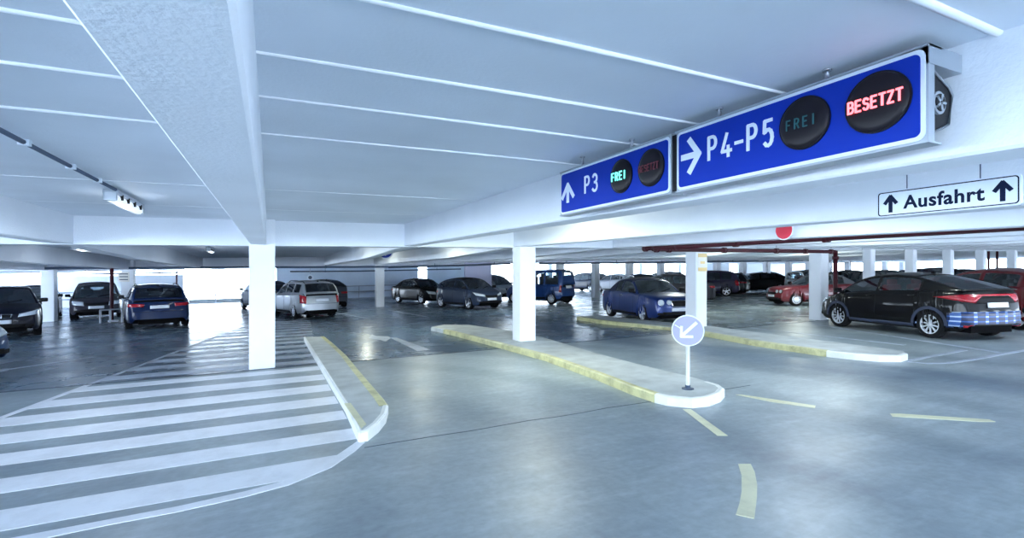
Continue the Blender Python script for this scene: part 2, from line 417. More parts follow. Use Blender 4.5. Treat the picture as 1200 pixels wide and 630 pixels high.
# ------------------------------------------------------------------ slab, beams, girders, columns
YN = [-6.5, -6, 10.2, 15, 27, 42]
XN = [-16, -13, -8.4, -2.8, 0, 2.5, 5, 7.8, 10.5, 15, 20, 30, 45, 62]
bm = bmesh.new(); gv = {}
for i, x in enumerate(XN):
    for jn, y in enumerate(YN + [46]):
        z = BZ(x, min(y, 42)) + DEP
        gv[i, jn] = (bm.verts.new((x, y, z)), bm.verts.new((x, y, z + .3)))
for i in range(len(XN) - 1):
    for jn in range(len(YN)):
        a, b, c, d = gv[i, jn], gv[i + 1, jn], gv[i + 1, jn + 1], gv[i, jn + 1]
        bm.faces.new((a[0], d[0], c[0], b[0])); bm.faces.new((a[1], b[1], c[1], d[1]))
for i in range(len(XN) - 1):
    for jn in (0, len(YN)):
        a, b = gv[i, jn], gv[i + 1, jn]; bm.faces.new((a[0], b[0], b[1], a[1]))
for jn in range(len(YN)):
    for i in (0, len(XN) - 1):
        a, b = gv[i, jn], gv[i, jn + 1]; bm.faces.new((a[0], b[0], b[1], a[1]))
bmesh.ops.recalc_face_normals(bm, faces=bm.faces)
tag(link('ceiling', bm, M['ceil']), kind='structure')

beamX = [-13.9, -11.2, -8.45, -5.7, -3.07, -.31, 2.5, 5.0, 7.8, 10.4, 13.1, 15.4, 18.4, 21.1, 23.8, 26.5, 29.3, 32, 34.7, 37.4, 40.1, 42.8, 45.5, 48.2, 51, 54, 57, 60]
BW = .26
def beam(x):
    for y0, y1 in ((-6.5, 10.2), (10.55, 27.2), (27.6, 42)):
        ys = sorted({y0, y1} | {y for y in YN if y0 < y < y1})
        bm = bmesh.new(); prev = None
        for y in ys:
            ring = [bm.verts.new((x, y, BZ(x, y))), bm.verts.new((x + BW, y, BZ(x, y))), bm.verts.new((x + BW, y, BZ(x, y) + DEP + .06)), bm.verts.new((x, y, BZ(x, y) + DEP + .06))]
            if prev:
                for a in range(4): bm.faces.new((prev[a], prev[(a + 1) % 4], ring[(a + 1) % 4], ring[a]))
            else: bm.faces.new(ring[::-1])
            prev = ring
        bm.faces.new(prev); bmesh.ops.recalc_face_normals(bm, faces=bm.faces)
        es = [e for e in bm.edges if abs(e.verts[0].co.x - e.verts[1].co.x) < 1e-4 and abs(e.verts[0].co.y - e.verts[1].co.y) > .5 and all(v.co.z < BZ(x, v.co.y) + .01 for v in e.verts)]
        bmesh.ops.bevel(bm, geom=es, offset=.012, segments=1, affect='EDGES')
        tag(link('beam', bm, M['beam']), kind='structure')
for x in beamX: beam(x)
def girder(y0, y1, x0, x1, off=0.0):
    xs = [x0] + [x for x in XN if x0 < x < x1] + [x1]
    bm = bmesh.new(); prev = None
    for x in xs:
        ring = [bm.verts.new((x, y0, BZ(x, y0) + off)), bm.verts.new((x, y1, BZ(x, y0) + off)), bm.verts.new((x, y1, BZ(x, y0) + DEP + .06)), bm.verts.new((x, y0, BZ(x, y0) + DEP + .06))]
        if prev:
            for a in range(4): bm.faces.new((prev[a], prev[(a + 1) % 4], ring[(a + 1) % 4], ring[a]))
        else: bm.faces.new(ring[::-1])
        prev = ring
    bm.faces.new(prev); bmesh.ops.recalc_face_normals(bm, faces=bm.faces)
    tag(link('beam', bm, M['beam']), kind='structure')
girder(10.2, 10.55, XS0, XS1, -.012)
girder(27.2, 27.6, XS0, XS1, -.01)
girder(-6.4, -6.0, XS0, XS1, -.01)

def column(x, y, w=.41, top=None):
    bm = bmesh.new(); z0 = min(FZ(x, y), FZ(x + w, y + w)) - .03; z1 = (BZ(x + w / 2, y) + DEP + .05) if top is None else top
    box(bm, x, x + w, y, y + w, z0, z1)
    es = [e for e in bm.edges if abs(e.verts[0].co.z - e.verts[1].co.z) > .5]
    bmesh.ops.bevel(bm, geom=es, offset=.015, segments=2, affect='EDGES')
    return tag(link('column', bm, M['col']), kind='structure')
def col_px(px, Y, w=.41):
    t = TY(px, Y); X, _ = W(px, t); return column(X, Y, w)
c1 = column(-.33, 9.97, .42)
for px, w in ((609.5, .40), (816, .40), (962, .40), (1020.5, .27), (1070, .27), (1114, .27), (1152.5, .27), (1189, .27), (1222, .27)): col_px(px, 9.93, w)
for x in (-5.7, -11.1): column(x, 9.97, .42)
for x in (-5.7, -.3, 5.0, 10.4, 15.7): column(x, -6.35, .42)
column(-8.42, 26.75, .42); column(-5.75, 26.7, .42); column(-13.9, 26.75); column(5.15, 27.2, .42)
for px in (655, 697, 737, 774, 811, 840.5, 871, 899, 925): col_px(px, 27.2, .41)
for x in (41.5, 44.3, 47.1, 50, 53, 56): column(x, 27.2, .41)
for x in (24, 29.5, 35, 40.5, 46, 51.5, 57): column(x, 41.3, .40)

# sealed joints between the precast slab planks
for lo, hi in ((-2.81, -.31), (-.05, 2.5), (2.76, 5.0), (-5.44, -3.07), (5.26, 7.8)):
    for yj, wd in ((-.2, .010), (.38, .012), (.90, .018), (1.69, .011), (2.285, .011), (2.86, .010), (3.64, .009), (6.2, .005), (8.3, .004)):
        bm = bmesh.new()
        n = 3
        for x0, x1 in ((lo, hi),):
            z0, z1 = BZ(x0, yj) + DEP, BZ(x1, yj) + DEP
            tube(bm, [(x0, yj, z0 + .002), (x1, yj, z1 + .002)], wd, 8)
        tag(link('joint_trim', bm, M['caulk']), kind='structure')

# ------------------------------------------------------------------ outer walls
def wall(name, x0, x1, y0, y1, h0, h1, m):
    bm = bmesh.new()
    def zb(x, y): return FZ(x, y) + h0
    def zt(x, y): return FZ(x, y) + h1
    prism(bm, [(x0, y0), (x1, y0), (x1, y1), (x0, y1)], zb, zt)
    return tag(link(name, bm, m), kind='structure')
wall('wall_north', -14.0, -5.4, 41.0, 41.25, 0, 2.0, M['wallw'])
wall('wall_north', .45, 11.2, 41.0, 41.25, 0, 2.7, M['wall'])
wall('wall_north', 12.0, 16.6, 41.0, 41.25, 0, 2.9, M['wall'])
wall('kerb', -5.4, .45, 41.0, 41.3, 0, .25, M['kerb'])
for x0, x1 in ((44.5, 48), (49.5, 62)):
    wall('wall_north', x0, x1, 41.0, 41.25, 0, 2.7, M['wallw'])
# window wall at the far left
for x in (-15.9, -14.2):
    wall('trim_1', x, x + .18, 41.0, 41.2, 0, 2.3, M['wallw'])
wall('wall_north', -16, -14, 41.02, 41.18, 0, .95, M['wallw'])
wall('wall_north', -16, -14, 41.02, 41.18, 1.95, 2.3, M['wallw'])
# pale wall pier
pa, pb = W(544, TY(544, 27.3))[0], W(575, TY(575, 27.3))[0]
bm = bmesh.new(); box(bm, pa, pb, 27.15, 27.28, FZ(pa, 27.3), BZ(pa, 27.3) + .02)
tag(link('partition', bm, mat('lilac white panel', (.66, .66, .86), .6)), kind='structure')

# ------------------------------------------------------------------ guard rails at the outer edge
def guard_rail(x0, x1, y, label, h=.95):
    r = empty('guard_rail', ((x0 + x1) / 2, y, FZ((x0 + x1) / 2, y)), label, 'railing', None)
    ox, oy, oz = r.location
    for hh in (h, h * .55):
        bm = bmesh.new(); tube(bm, [(x0 - ox, 0, FZ(x0, y) + hh - oz), (x1 - ox, 0, FZ(x1, y) + hh - oz)], .04, 8)
        link('rail', bm, M['steel'], r)
    n = max(2, int((x1 - x0) / 1.9)); 
    for i in range(n + 1):
        x = lerp(x0, x1, i / n); bm = bmesh.new(); tube(bm, [(x - ox, 0, FZ(x, y) - oz), (x - ox, 0, FZ(x, y) + h - oz)], .035, 8)
        link('post', bm, M['steel'], r)
    return r
guard_rail(-13.9, -5.6, 40.3, 'grey steel guard rail in front of the white outer wall', .95)
guard_rail(-5.3, .4, 40.5, 'steel guard rail across the bright open bay behind the front column', .95)
guard_rail(.6, 12, 40.4, 'steel guard rail along the shaded blue grey outer wall', .95)

# ------------------------------------------------------------------ pipes
def pipe(name, pts, r, m, label, cat='pipe', flanges=()):
    bm = bmesh.new(); tube(bm, [(0, 0, 0)] + [tuple(Vector(p) - Vector(pts[0])) for p in pts[1:]], r, 12)
    o = link(name, bm, m, None, loc=pts[0]); tag(o, label, cat)
    if name == 'service_pipe':
        for a_, b_ in zip(pts, pts[1:]):
            nseg = max(1, int((Vector(b_) - Vector(a_)).length / 3.2))
            for i_ in range(nseg):
                p_ = Vector(a_).lerp(Vector(b_), (i_ + .5) / nseg); b3 = bmesh.new(); h_ = BZ(p_.x, p_.y) + DEP - p_.z
                tube(b3, [p_ - Vector(pts[0]) + Vector((0, 0, -.01)), p_ - Vector(pts[0]) + Vector((0, 0, h_))], .012, 6); tube(b3, [p_ - Vector(pts[0]) - Vector((.04, 0, 0)), p_ - Vector(pts[0]) + Vector((.04, 0, 0))], r * 1.25, 10)
                link('pipe_hanger', b3, m, o)
    for f in flanges:
        p, q = Vector(pts[0]), Vector(pts[-1]); d = (q - p).normalized(); c = (q - p) * f
        b2 = bmesh.new(); tube(b2, [c - d * .05, c + d * .05], r * 1.45, 12); link('pipe_coupling', b2, m, o)
        if name != 'drain_pipe' and f > .08:
            b3 = bmesh.new(); tube(b3, [c + Vector((0, 0, r)), c + Vector((0, 0, r + .2))], .008, 6); link('pipe_hanger', b3, M['steel'], o)
    return o
# red sprinkler mains beyond the sign beam
def onpx(px, py, X=None, Y=None):
    t = TX(px, X) if X is not None else TY(px, Y)
    a, b = W(px, t); return Vector((a, b, ZAT(py, t)))
pA0, pA1 = onpx(768, 292, Y=9.25), onpx(979, 294.8, Y=9.25)
pipe('sprinkler_pipe', [pA0, pA1], .05, M['pipe'], 'dark red sprinkler pipe running level from the end flange towards the upright red pipe', flanges=(.005, .06, .33, .62, .8, .97))
pB0, pB1 = onpx(764, 290.6, X=8.2), onpx(1200, 265.5, X=8.2)
pB0.y = 9.5
pipe('sprinkler_pipe', [pB0, pB1 + (pB1 - pB0) * .3], .05, M['pipe'], 'dark red sprinkler pipe slanting up to the right under the exit sign', flanges=(.005, .04, .12, .3, .5))
base = W(979.5, TY(979.5, 9.25))
pipe('drain_pipe', [Vector((pA1.x, pA1.y, FZ(pA1.x, pA1.y))), pA1 + Vector((0, 0, .03))], .06, M['pipe'], 'upright dark red pipe beside the column in front of the red convertible', flanges=(.9,))
for px in (1158.5, 1168.5):
    a, b = W(px, TY(px, 10.6)); z = FZ(a, b)
    pipe('drain_pipe', [Vector((a, b, z)), Vector((a, b, BZ(a, 10.7) - .01))], .045, M['pipe'],
         'left upright red pipe of the pair between the right-hand columns' if px < 1160 else 'right upright red pipe of the pair between the right-hand columns')
a, b = W(131, 19.75); z = FZ(a, b)
pipe('drain_pipe', [Vector((a, b, z)), Vector((a, b, BZ(a, b) + DEP - .03))], .065, M['pipe'], 'upright dark red pipe with a steel guard in front of the people carrier')
a, b = W(207, TY(207, 40.55)); z = FZ(a, b)
pipe('drain_pipe', [Vector((a, b, z)), Vector((a, b, BZ(a, b) - .02))], .05, M['pipe'], 'thin red pipe on the white outer wall behind the dark blue estate')
# long dark service pipes under the second girder
def onp(px, py, Y): return onpx(px, py, Y=Y)
pipe('service_pipe', [onp(-60, 314, 26.45), onp(150, 314, 26.45), onp(300, 313, 26.45), onp(455, 312.5, 26.45)], .05, M['pipeg'], 'long dark grey service pipe under the far girder above the parked cars on the left')
pipe('service_pipe', [onp(455, 313, 26.8), onp(560, 310.2, 26.8), onp(598, 308.8, 26.8)], .05, M['pipeg'], 'dark grey service pipe above the black saloon')
pipe('service_pipe', [onp(632, 308.6, 26.9), onp(800, 306.8, 26.9), onp(1000, 304.5, 26.9), onp(1300, 301, 26.9)], .06, M['pipeg'], 'long dark pipe along the top of the bright openings on the far side')
pipe('service_pipe', [onp(340, 318, 40.2), onp(420, 317.5, 40.2), onp(540, 315, 40.2)], .05, M['pipeg'], 'thin dark pipe fixed to the shaded outer wall')
pipe('service_pipe', [onp(96, 321, 40.2), onp(160, 320, 40.2), onp(214, 319, 40.2)], .05, M['pipeg'], 'thin dark pipe along the white outer wall behind the people carrier')

# steel guard round the left red pipe
t = 19.5; a, b = W(130.5, t); z = FZ(a, b)
g = empty('pipe_guard', (a, b, z), 'low steel guard frame round the foot of the red pipe', 'guard')
for dx, dy in ((-.32, -.1), (.0, -.16), (.32, .1)):
    bm = bmesh.new(); box(bm, dx - .03, dx + .03, dy - .03, dy + .03, 0, .5); bevel(bm, .006, 1); link('post', bm, M['steel'], g)
bm = bmesh.new(); tube(bm, [(-.34, -.1, .5), (0, -.16, .52), (.34, .1, .52)], .03, 8); link('rail', bm, M['steel'], g)
bm = bmesh.new(); box(bm, -.1, .22, -.1, .06, .02, .10); bevel(bm, .02, 2); link('foot_plate', bm, M['white'], g)

# ------------------------------------------------------------------ ceiling lamps and conduit
def ceiling_lamp(x, y, label, L=1.25, power=30, col=(.85, .93, 1), glow=.42):
    z = BZ(x, y) + DEP
    r = empty('ceiling_lamp', (x, y, z - .15), label, 'lamp', None)
    bm = bmesh.new(); box(bm, -.07, .07, 0, L, .075, .125); bevel(bm, .02, 2); link('housing', bm, M['alu'], r)
    bm = bmesh.new()
    tube(bm, [(0, .02, .045), (0, .06, .04), (0, L - .06, .04), (0, L - .02, .045)], .055, 12); link('diffuser', bm, M['tube'], r, smooth=True)
    for yy in (.18, .45, .75, 1.05):
        bm = bmesh.new(); box(bm, -.075, .075, yy - .012, yy + .012, .03, .09); link('clip', bm, M['dark'], r)
    for yy in (.25, L - .25):
        bm = bmesh.new(); box(bm, -.015, .015, yy - .02, yy + .02, .12, .175); link('bracket', bm, M['alu'], r)
    for s in (0, 1):
        bm = bmesh.new(); box(bm, -.06, .06, -.03 if s == 0 else L - .02, .02 if s == 0 else L + .03, .0, .11); bevel(bm, .02, 2); link('end_cap', bm, M['alu'], r)
    ld = bpy.data.lights.new('lamp_light', 'AREA'); ld.shape = 'RECTANGLE'; ld.size = .12; ld.size_y = L - .1
    ld.energy = power * .38; ld.color = col
    pd = bpy.data.lights.new('lamp_glow', 'POINT'); pd.energy = power * glow; pd.color = col; pd.shadow_soft_size = .09
    po = bpy.data.objects.new('lamp_glow', pd); C.objects.link(po); po.parent = r; po.location = (0, L / 2, -.09)
    lo = bpy.data.objects.new('lamp_light', ld); C.objects.link(lo); lo.parent = r; lo.location = (0, L / 2, -.03)
    return r
ceiling_lamp(-1.52, 6.62, 'tubular ceiling lamp at the end of the conduit, near the left beam', power=22, glow=.06)
ceiling_lamp(-1.62, 17.0, 'small distant ceiling lamp beyond the first girder, left of the front column', power=10, glow=.2)
LP = 26  # mostly fill lamps, added out of sight to brighten the bays
for x, y, c, pw, lab in ((1.2, -3.2, (.8, .9, 1), LP, 'added fill lamp over the hatched area behind the viewer'),
                    (-1.5, -3.5, (.8, .9, 1), LP, 'added fill lamp behind the viewer on the left conduit'),
                    (3.9, 6.6, (.96, 1, .80), 44, 'ceiling lamp hidden behind the sign beam near the middle column'),
                    (6.6, -2.5, (.85, .95, 1), 16, 'added fill lamp right of the viewer'),
                    (3.9, 13.5, (.95, 1, .82), 34, 'ceiling lamp beyond the middle column over the driving lane'),
                    (1.2, 13.6, (.95, 1, .82), 22, 'ceiling lamp over the white lane arrow beyond the first girder'),
                    (6.6, 4.0, (.85, .95, 1), 22, 'added fill lamp over the middle island'),
                    (9.2, 5.5, (.85, .95, 1), 22, 'added fill lamp over the right island'),
                    (11.9, 6.5, (.9, 1, .93), 26, 'added fill lamp over the lane beside the right island'),
                    (14.4, 3.0, (.85, .95, 1), 36, 'added fill lamp above the black hatchback'),
                    (14.4, 14.0, (.92, 1, .9), 62, 'added fill lamp over the aisle behind the blue convertible'),
                    (9.2, 19.0, (.9, 1, .95), 34, 'added fill lamp in the bay of the dark grey three door car'),
                    (3.8, 22.0, (.95, 1, .85), 34, 'added fill lamp near the black saloon'),
                    (19.9, 13.0, (.92, 1, .9), 62, 'added fill lamp over the red convertible'),
                    (25.2, 15.0, (.92, 1, .9), 34, 'added fill lamp over the far right aisle'),
                    (-4.4, 16.0, (.8, .9, 1), 8, 'added fill lamp over the lane in front of the dark blue estate')):
    ceiling_lamp(x, y, lab, power=pw, col=c)
# conduit to the left lamp
zc = lambda y: BZ(-1.45, y) + DEP - .045
cd = empty('conduit', (-1.45, -2.0, zc(-2.0)), 'dark conduit running along the ceiling to the left lamp', 'conduit')
bm = bmesh.new(); tube(bm, [(0, y + 2.0, zc(y) - zc(-2.0)) for y in (-2.0, 0, 3, 6.5)], .016, 8); link('pipe_run', bm, M['pipeg'], cd)
for y in (3.2, 4.35, 5.2, 5.9):
    bm = bmesh.new(); box(bm, -.03, .03, y + 2 - .02, y + 2 + .02, zc(y) - zc(-2.0) - .02, zc(y) - zc(-2.0) + .02); link('clip', bm, M['signw'], cd)

# ------------------------------------------------------------------ signs
_st = [0]
def ribbon(bm, pts, w, th, org, ex, ey, ez, mi=0):
    """polyline of thick strokes laid on a sign face: org + ex*u + ey*v, extruded along ez"""
    for a, b in zip(pts, pts[1:]):
        _st[0] = (_st[0] + 1) % 9; t_ = th + .00025 * _st[0]
        a, b = Vector(a), Vector(b); d = b - a
        if d.length < 1e-6: continue
        d.normalize(); n = Vector((-d.y, d.x)) * w / 2
        e = d * w * .28
        q = [a - e - n, b + e - n, b + e + n, a - e + n]
        hexa(bm, [org + ex * p.x + ey * p.y for p in q] + [org + ex * p.x + ey * p.y + ez * t_ for p in q], mi)
def arc(cx, cy, rx, ry, a0, a1, n=10): return [(cx + rx * cos(radians(lerp(a0, a1, i / n))), cy + ry * sin(radians(lerp(a0, a1, i / n)))) for i in range(n + 1)]
GL = {  # glyphs in a 0..0.6 x 0..1 cell
 'P': [[(0, 0), (0, 1), (.28, 1)] + arc(.28, .74, .26, .26, 90, -90) + [(0, .48)]],
 '3': [arc(.27, .76, .25, .24, 150, -70) + [(.24, .53)], [(.24, .53)] + arc(.27, .27, .28, .27, 75, -150)],
 '4': [[(.38, 0), (.38, .45)], [(.30, 1), (0, .24), (.56, .24)]],
 '5': [[(.5, 1), (.06, 1), (.03, .55)] + arc(.27, .32, .27, .32, 130, -140)],
 '-': [[(.05, .42), (.42, .42)]],
 'F': [[(0, 0), (0, 1), (.5, 1)], [(0, .52), (.4, .52)]],
 'R': [[(0, 0), (0, 1), (.28, 1)] + arc(.28, .75, .24, .25, 90, -90) + [(0, .5)], [(.26, .5), (.52, 0)]],
 'E': [[(.5, 1), (0, 1), (0, 0), (.5, 0)], [(0, .52), (.42, .52)]],
 'I': [[(.2, 0), (.2, 1)]],
 'B': [[(0, 0), (0, 1), (.28, 1)] + arc(.28, .76, .22, .24, 90, -90) + [(0, .52), (.28, .52)] + arc(.28, .26, .25, .26, 90, -90) + [(0, 0)]],
 'S': [arc(.26, .74, .24, .24, 20, 270, 8) + arc(.26, .26, .26, .26, 90, -160, 8)],
 'T': [[(0, 1), (.54, 1)], [(.27, 1), (.27, 0)]],
 'Z': [[(0, 1), (.5, 1), (0, 0), (.52, 0)]],
}
def word(bm, s, u, v, h, w, th, org, ex, ey, ez, adv=.78, xs=1.0):
    for ch in s:
        for st in GL[ch]: ribbon(bm, [(u + p[0] * h * xs, v + p[1] * h) for p in st], w, th, org, ex, ey, ez)
        u += adv * h * (.72 if ch in '-I' else 1)
    return u
def rrect(u0, u1, v0, v1, r, n=6):
    return arc(u1 - r, v1 - r, r, r, 0, 90, n) + arc(u0 + r, v1 - r, r, r, 90, 180, n) + arc(u0 + r, v0 + r, r, r, 180, 270, n) + arc(u1 - r, v0 + r, r, r, 270, 360, n)
def plate_poly(bm, pts, org, ex, ey, ez, z0, z1, mi=0):
    A = [bm.verts.new(org + ex * p[0] + ey * p[1] + ez * z0) for p in pts]; B = [bm.verts.new(org + ex * p[0] + ey * p[1] + ez * z1) for p in pts]
    bm.faces.new(A[::-1]).material_index = mi; bm.faces.new(B).material_index = mi
    for k in range(len(pts)): bm.faces.new((A[k], A[(k + 1) % len(pts)], B[(k + 1) % len(pts)], B[k])).material_index = mi
def frame_poly(bm, outer, inner, org, ex, ey, ez, z0, z1):
    n = len(outer); V = lambda p, z: bm.verts.new(org + ex * p[0] + ey * p[1] + ez * z)
    o0 = [V(p, z0) for p in outer]; o1 = [V(p, z1) for p in outer]; i0 = [V(p, z0) for p in inner]; i1 = [V(p, z1) for p in inner]
    for k in range(n):
        q = (k + 1) % n
        bm.faces.new((o1[k], o1[q], i1[q], i1[k])); bm.faces.new((o0[q], o0[k], i0[k], i0[q]))
        bm.faces.new((o0[k], o0[q], o1[q], o1[k])); bm.faces.new((i0[q], i0[k], i1[k], i1[q]))

SX = 2.256                                          # plane of the sign faces
ex, ey, ez = Vector((0, -1, 0)), Vector((0, 0, 1)), Vector((-1, 0, 0))
def hanging_sign(Yl, Yr, zb, zt, label):
    L = Yl - Yr; H = zt - zb
    r = empty('direction_sign', (SX, Yl, zb), label, 'sign')
    o = Vector((0, 0, 0))
    bm = bmesh.new(); plate_poly(bm, [(0, 0), (L, 0), (L, H), (0, H)], o, ex, ey, ez, -.045, 0)
    # returned edges of the housing
    for v0, v1 in ((-.004, .004), (H - .004, H + .004)): plate_poly(bm, [(-.004, v0), (L + .004, v0), (L + .004, v1), (-.004, v1)], o, ex, ey, ez, -.09, .008)
    link('housing', bm, M['alu'], r)
    bm = bmesh.new(); plate_poly(bm, rrect(.008, L - .008, .008, H - .008, .03), o, ex, ey, ez, .0005, .004); link('border', bm, M['signw'], r)
    bm = bmesh.new(); plate_poly(bm, rrect(.024, L - .024, .024, H - .024, .022), o, ex, ey, ez, .004, .007); link('sign_face', bm, M['blue'], r)
    # angle bracket and hangers to the slab
    bm = bmesh.new()
    for u in (.02, L * .5, L - .04):
        plate_poly(bm, [(u, H - .03), (u + .03, H - .03), (u + .03, H - .0), (u, H - .0)], o, ex, ey, ez, -(2.5 - SX) + .003, -.04)
    link('wall_bracket', bm, M['alu'], r)
    for u in (L * .24, L * .70):
        bm = bmesh.new(); Y = Yl - u; top = BZ(SX, Y) + DEP - zb
        p = o + ex * u + ez * -.012
        tube(bm, [p + ey * H, p + ey * top], .006, 6); tube(bm, [p + ey * (H + .01), p + ey * (H + .04)], .011, 6); tube(bm, [p + ey * (top - .008), p + ey * top], .02, 8)
        link('hanger', bm, M['steel'], r)
    return r, o, L, H
def lamp_disc(r, o, u, v, rad, text, lit_mat, h, adv, wd, xs=.8):
    bm = bmesh.new(); disc(bm, o + ex * u + ey * v + ez * .006, ez, rad * 1.05, .010, 44); q = link('display_bezel', bm, M['dark'], r)
    bm = bmesh.new()
    # domed lens
    N, K = 32, 5; c = o + ex * u + ey * v + ez * .016; rings = []
    for k in range(K):
        rr = rad * cos(k / K * pi / 2); hh = .016 * sin(k / K * pi / 2)
        rings.append([bm.verts.new(c + ez * hh + (ex * cos(2 * pi * i / N) + ey * sin(2 * pi * i / N)) * rr) for i in range(N)])
    top = bm.verts.new(c + ez * .016)
    for A, B in zip(rings, rings[1:]):
        for i in range(N): bm.faces.new((A[i], A[(i + 1) % N], B[(i + 1) % N], B[i])).smooth = True
    for i in range(N): bm.faces.new((rings[-1][i], rings[-1][(i + 1) % N], top)).smooth = True
    bmesh.ops.recalc_face_normals(bm, faces=bm.faces)
    link('display_lens', bm, M['lens'], r)
    bm = bmesh.new(); tw = adv * h * (len(text) - 1) + .5 * h * xs
    word(bm, text, u - tw / 2, v - h / 2, h, wd, .003, o + ez * .0325, ex, ey, ez, adv, xs)
    link('display_text', bm, lit_mat, r)
zb, zt = 2.109, 2.477
def uY(px, Yl): return Yl - W(px, TX(px, SX))[1]
def vz(py, px): return ZAT(py, TX(px, SX)) - zb
Yl = W(793, TX(793, SX))[1]; Yr = W(1088, TX(1088, SX))[1]
r, o, L, H = hanging_sign(Yl, Yr, zb, zt, 'large blue direction sign reading P4-P5 with a lit red display')
bm = bmesh.new()
uu = lambda px: uY(px, Yl)
ua, ub = uu(799.5), uu(823.5); vm = vz(182.5, 811)
ribbon(bm, [(ua + .01, vm), (ub - .028, vm)], .036, .003, o + ez * .0075, ex, ey, ez)
ribbon(bm, [(lerp(ua, ub, .42), vm + .095), (ub - .02, vm), (lerp(ua, ub, .42), vm - .095)], .034, .003, o + ez * .0075, ex, ey, ez)
link('arrow', bm, M['signw'], r)
bm = bmesh.new(); hh = .115; v0 = vm - .045
word(bm, 'P', uu(832), vz(187.5, 832), .125, .018, .003, o + ez * .0075, ex, ey, ez, xs=.72)
word(bm, '4', uu(847.5), vz(182.5, 856), .125, .018, .003, o + ez * .0075, ex, ey, ez, xs=.86)
word(bm, '-', uu(862), vz(178.5, 866), .125, .018, .003, o + ez * .0075, ex, ey, ez, xs=.95)
word(bm, 'P', uu(878), vz(176, 878), .125, .018, .003, o + ez * .0075, ex, ey, ez, xs=.70)
word(bm, '5', uu(896.5), vz(170.5, 902), .125, .018, .003, o + ez * .0075, ex, ey, ez, xs=.70)
link('lettering', bm, M['signw'], r)
lamp_disc(r, o, (uu(918) + uu(972)) / 2, vz(144, 945), .117, 'FREI', M['ledgo'], .045, .043 / .045 * .95, .006)
lamp_disc(r, o, (uu(995) + uu(1068)) / 2, vz(120, 1031), .119, 'BESETZT', M['ledr'], .046, .66, .0075, xs=.82)
# speaker-like fitting on the near end of the sign housing
bm = bmesh.new()
pts = [(0, .03), (.17, .10), (.20, .22), (.17, .25), (0, H - .05)]
A = [bm.verts.new((-(p[0] * -1) + .045, -L - .004 + .0, p[1])) for p in pts]; B = [bm.verts.new((p[0] + .045, -L - .004 - .03, p[1])) for p in pts]
A = []; B = []
bm.free(); bm = bmesh.new()
A = [bm.verts.new((p[0] + .045, -L + .30, p[1])) for p in pts]; B = [bm.verts.new((p[0] + .045, -L + .03, p[1])) for p in pts]
bm.faces.new(A); bm.faces.new(B[::-1])
for k in range(len(pts)): bm.faces.new((A[k], A[(k + 1) % len(pts)], B[(k + 1) % len(pts)], B[k]))
bmesh.ops.recalc_face_normals(bm, faces=bm.faces); q = link('end_box', bm, M['dark'], r)
bm = bmesh.new(); disc(bm, (.12, -L + .028, .17), (0, -1, 0), .045, .012, 24); link('fan_ring', bm, M['alu'], q)
bm = bmesh.new(); disc(bm, (.12, -L + .016, .17), (0, -1, 0), .034, .004, 24); link('fan_hub', bm, M['dark'], q)
bm = bmesh.new()
for k in range(5):
    a = 2 * pi * k / 5; c = Vector((.12, -L + .012, .17)); d = Vector((cos(a), 0, sin(a)))
    tube(bm, [c + d * .008, c + d * .034], .005, 6)
link('fan_blades', bm, M['alu'], q)
bm = bmesh.new(); tube(bm, [(pts[i][0] + .045, -L + .028, pts[i][1]) for i in (0, 1, 2, 3, 4)], .005, 6); link('edge_strip', bm, M['alu'], q)
bm = bmesh.new(); box(bm, 0, 2.5 - SX - .003, -L - .004, -L + .10, H - .07, H + .004); link('end_bracket', bm, M['alu'], r)

Yl2 = W(657, TX(657, SX))[1]; Yr2 = W(787, TX(787, SX))[1]
r, o, L, H = hanging_sign(Yl2, Yr2, zb, zt, 'smaller-looking blue direction sign reading P3 with a lit green display')
uu = lambda px: uY(px, Yl2)
bm = bmesh.new(); um = uu(666.5); vA = .075
ribbon(bm, [(um, vz(236, 667)), (um, vz(217, 667))], .036, .003, o + ez * .0075, ex, ey, ez)
vt = vz(213.5, 667) - .01
ribbon(bm, [(um - .085, vt - .115), (um, vt - .01), (um + .085, vt - .115)], .034, .003, o + ez * .0075, ex, ey, ez)
link('arrow', bm, M['signw'], r)
bm = bmesh.new()
word(bm, 'P', uu(686.8), vz(226, 687), .125, .018, .003, o + ez * .0075, ex, ey, ez, xs=.80)
word(bm, '3', uu(695.5), vz(223.4, 698), .125, .018, .003, o + ez * .0075, ex, ey, ez, xs=.85)
link('lettering', bm, M['signw'], r)
lamp_disc(r, o, (uu(717.5) + uu(742)) / 2, vz(206.5, 729.5), .115, 'FREI', M['ledg'], .055, .80, .007, xs=.85)
lamp_disc(r, o, (uu(751) + uu(778.5)) / 2, vz(196.3, 765), .117, 'BESETZT', M['ledro'], .042, .66, .006)
bm = bmesh.new(); box(bm, .004, .08, -(Yl2 - Yl) + .006, -(Yl2 - Yl) - .0 + (Yr2 - Yl) - .006, .01, H - .01); link('dark_gap_filler', bm, M['dark'], r)  # dark filler added to darken the open gap between the two signs
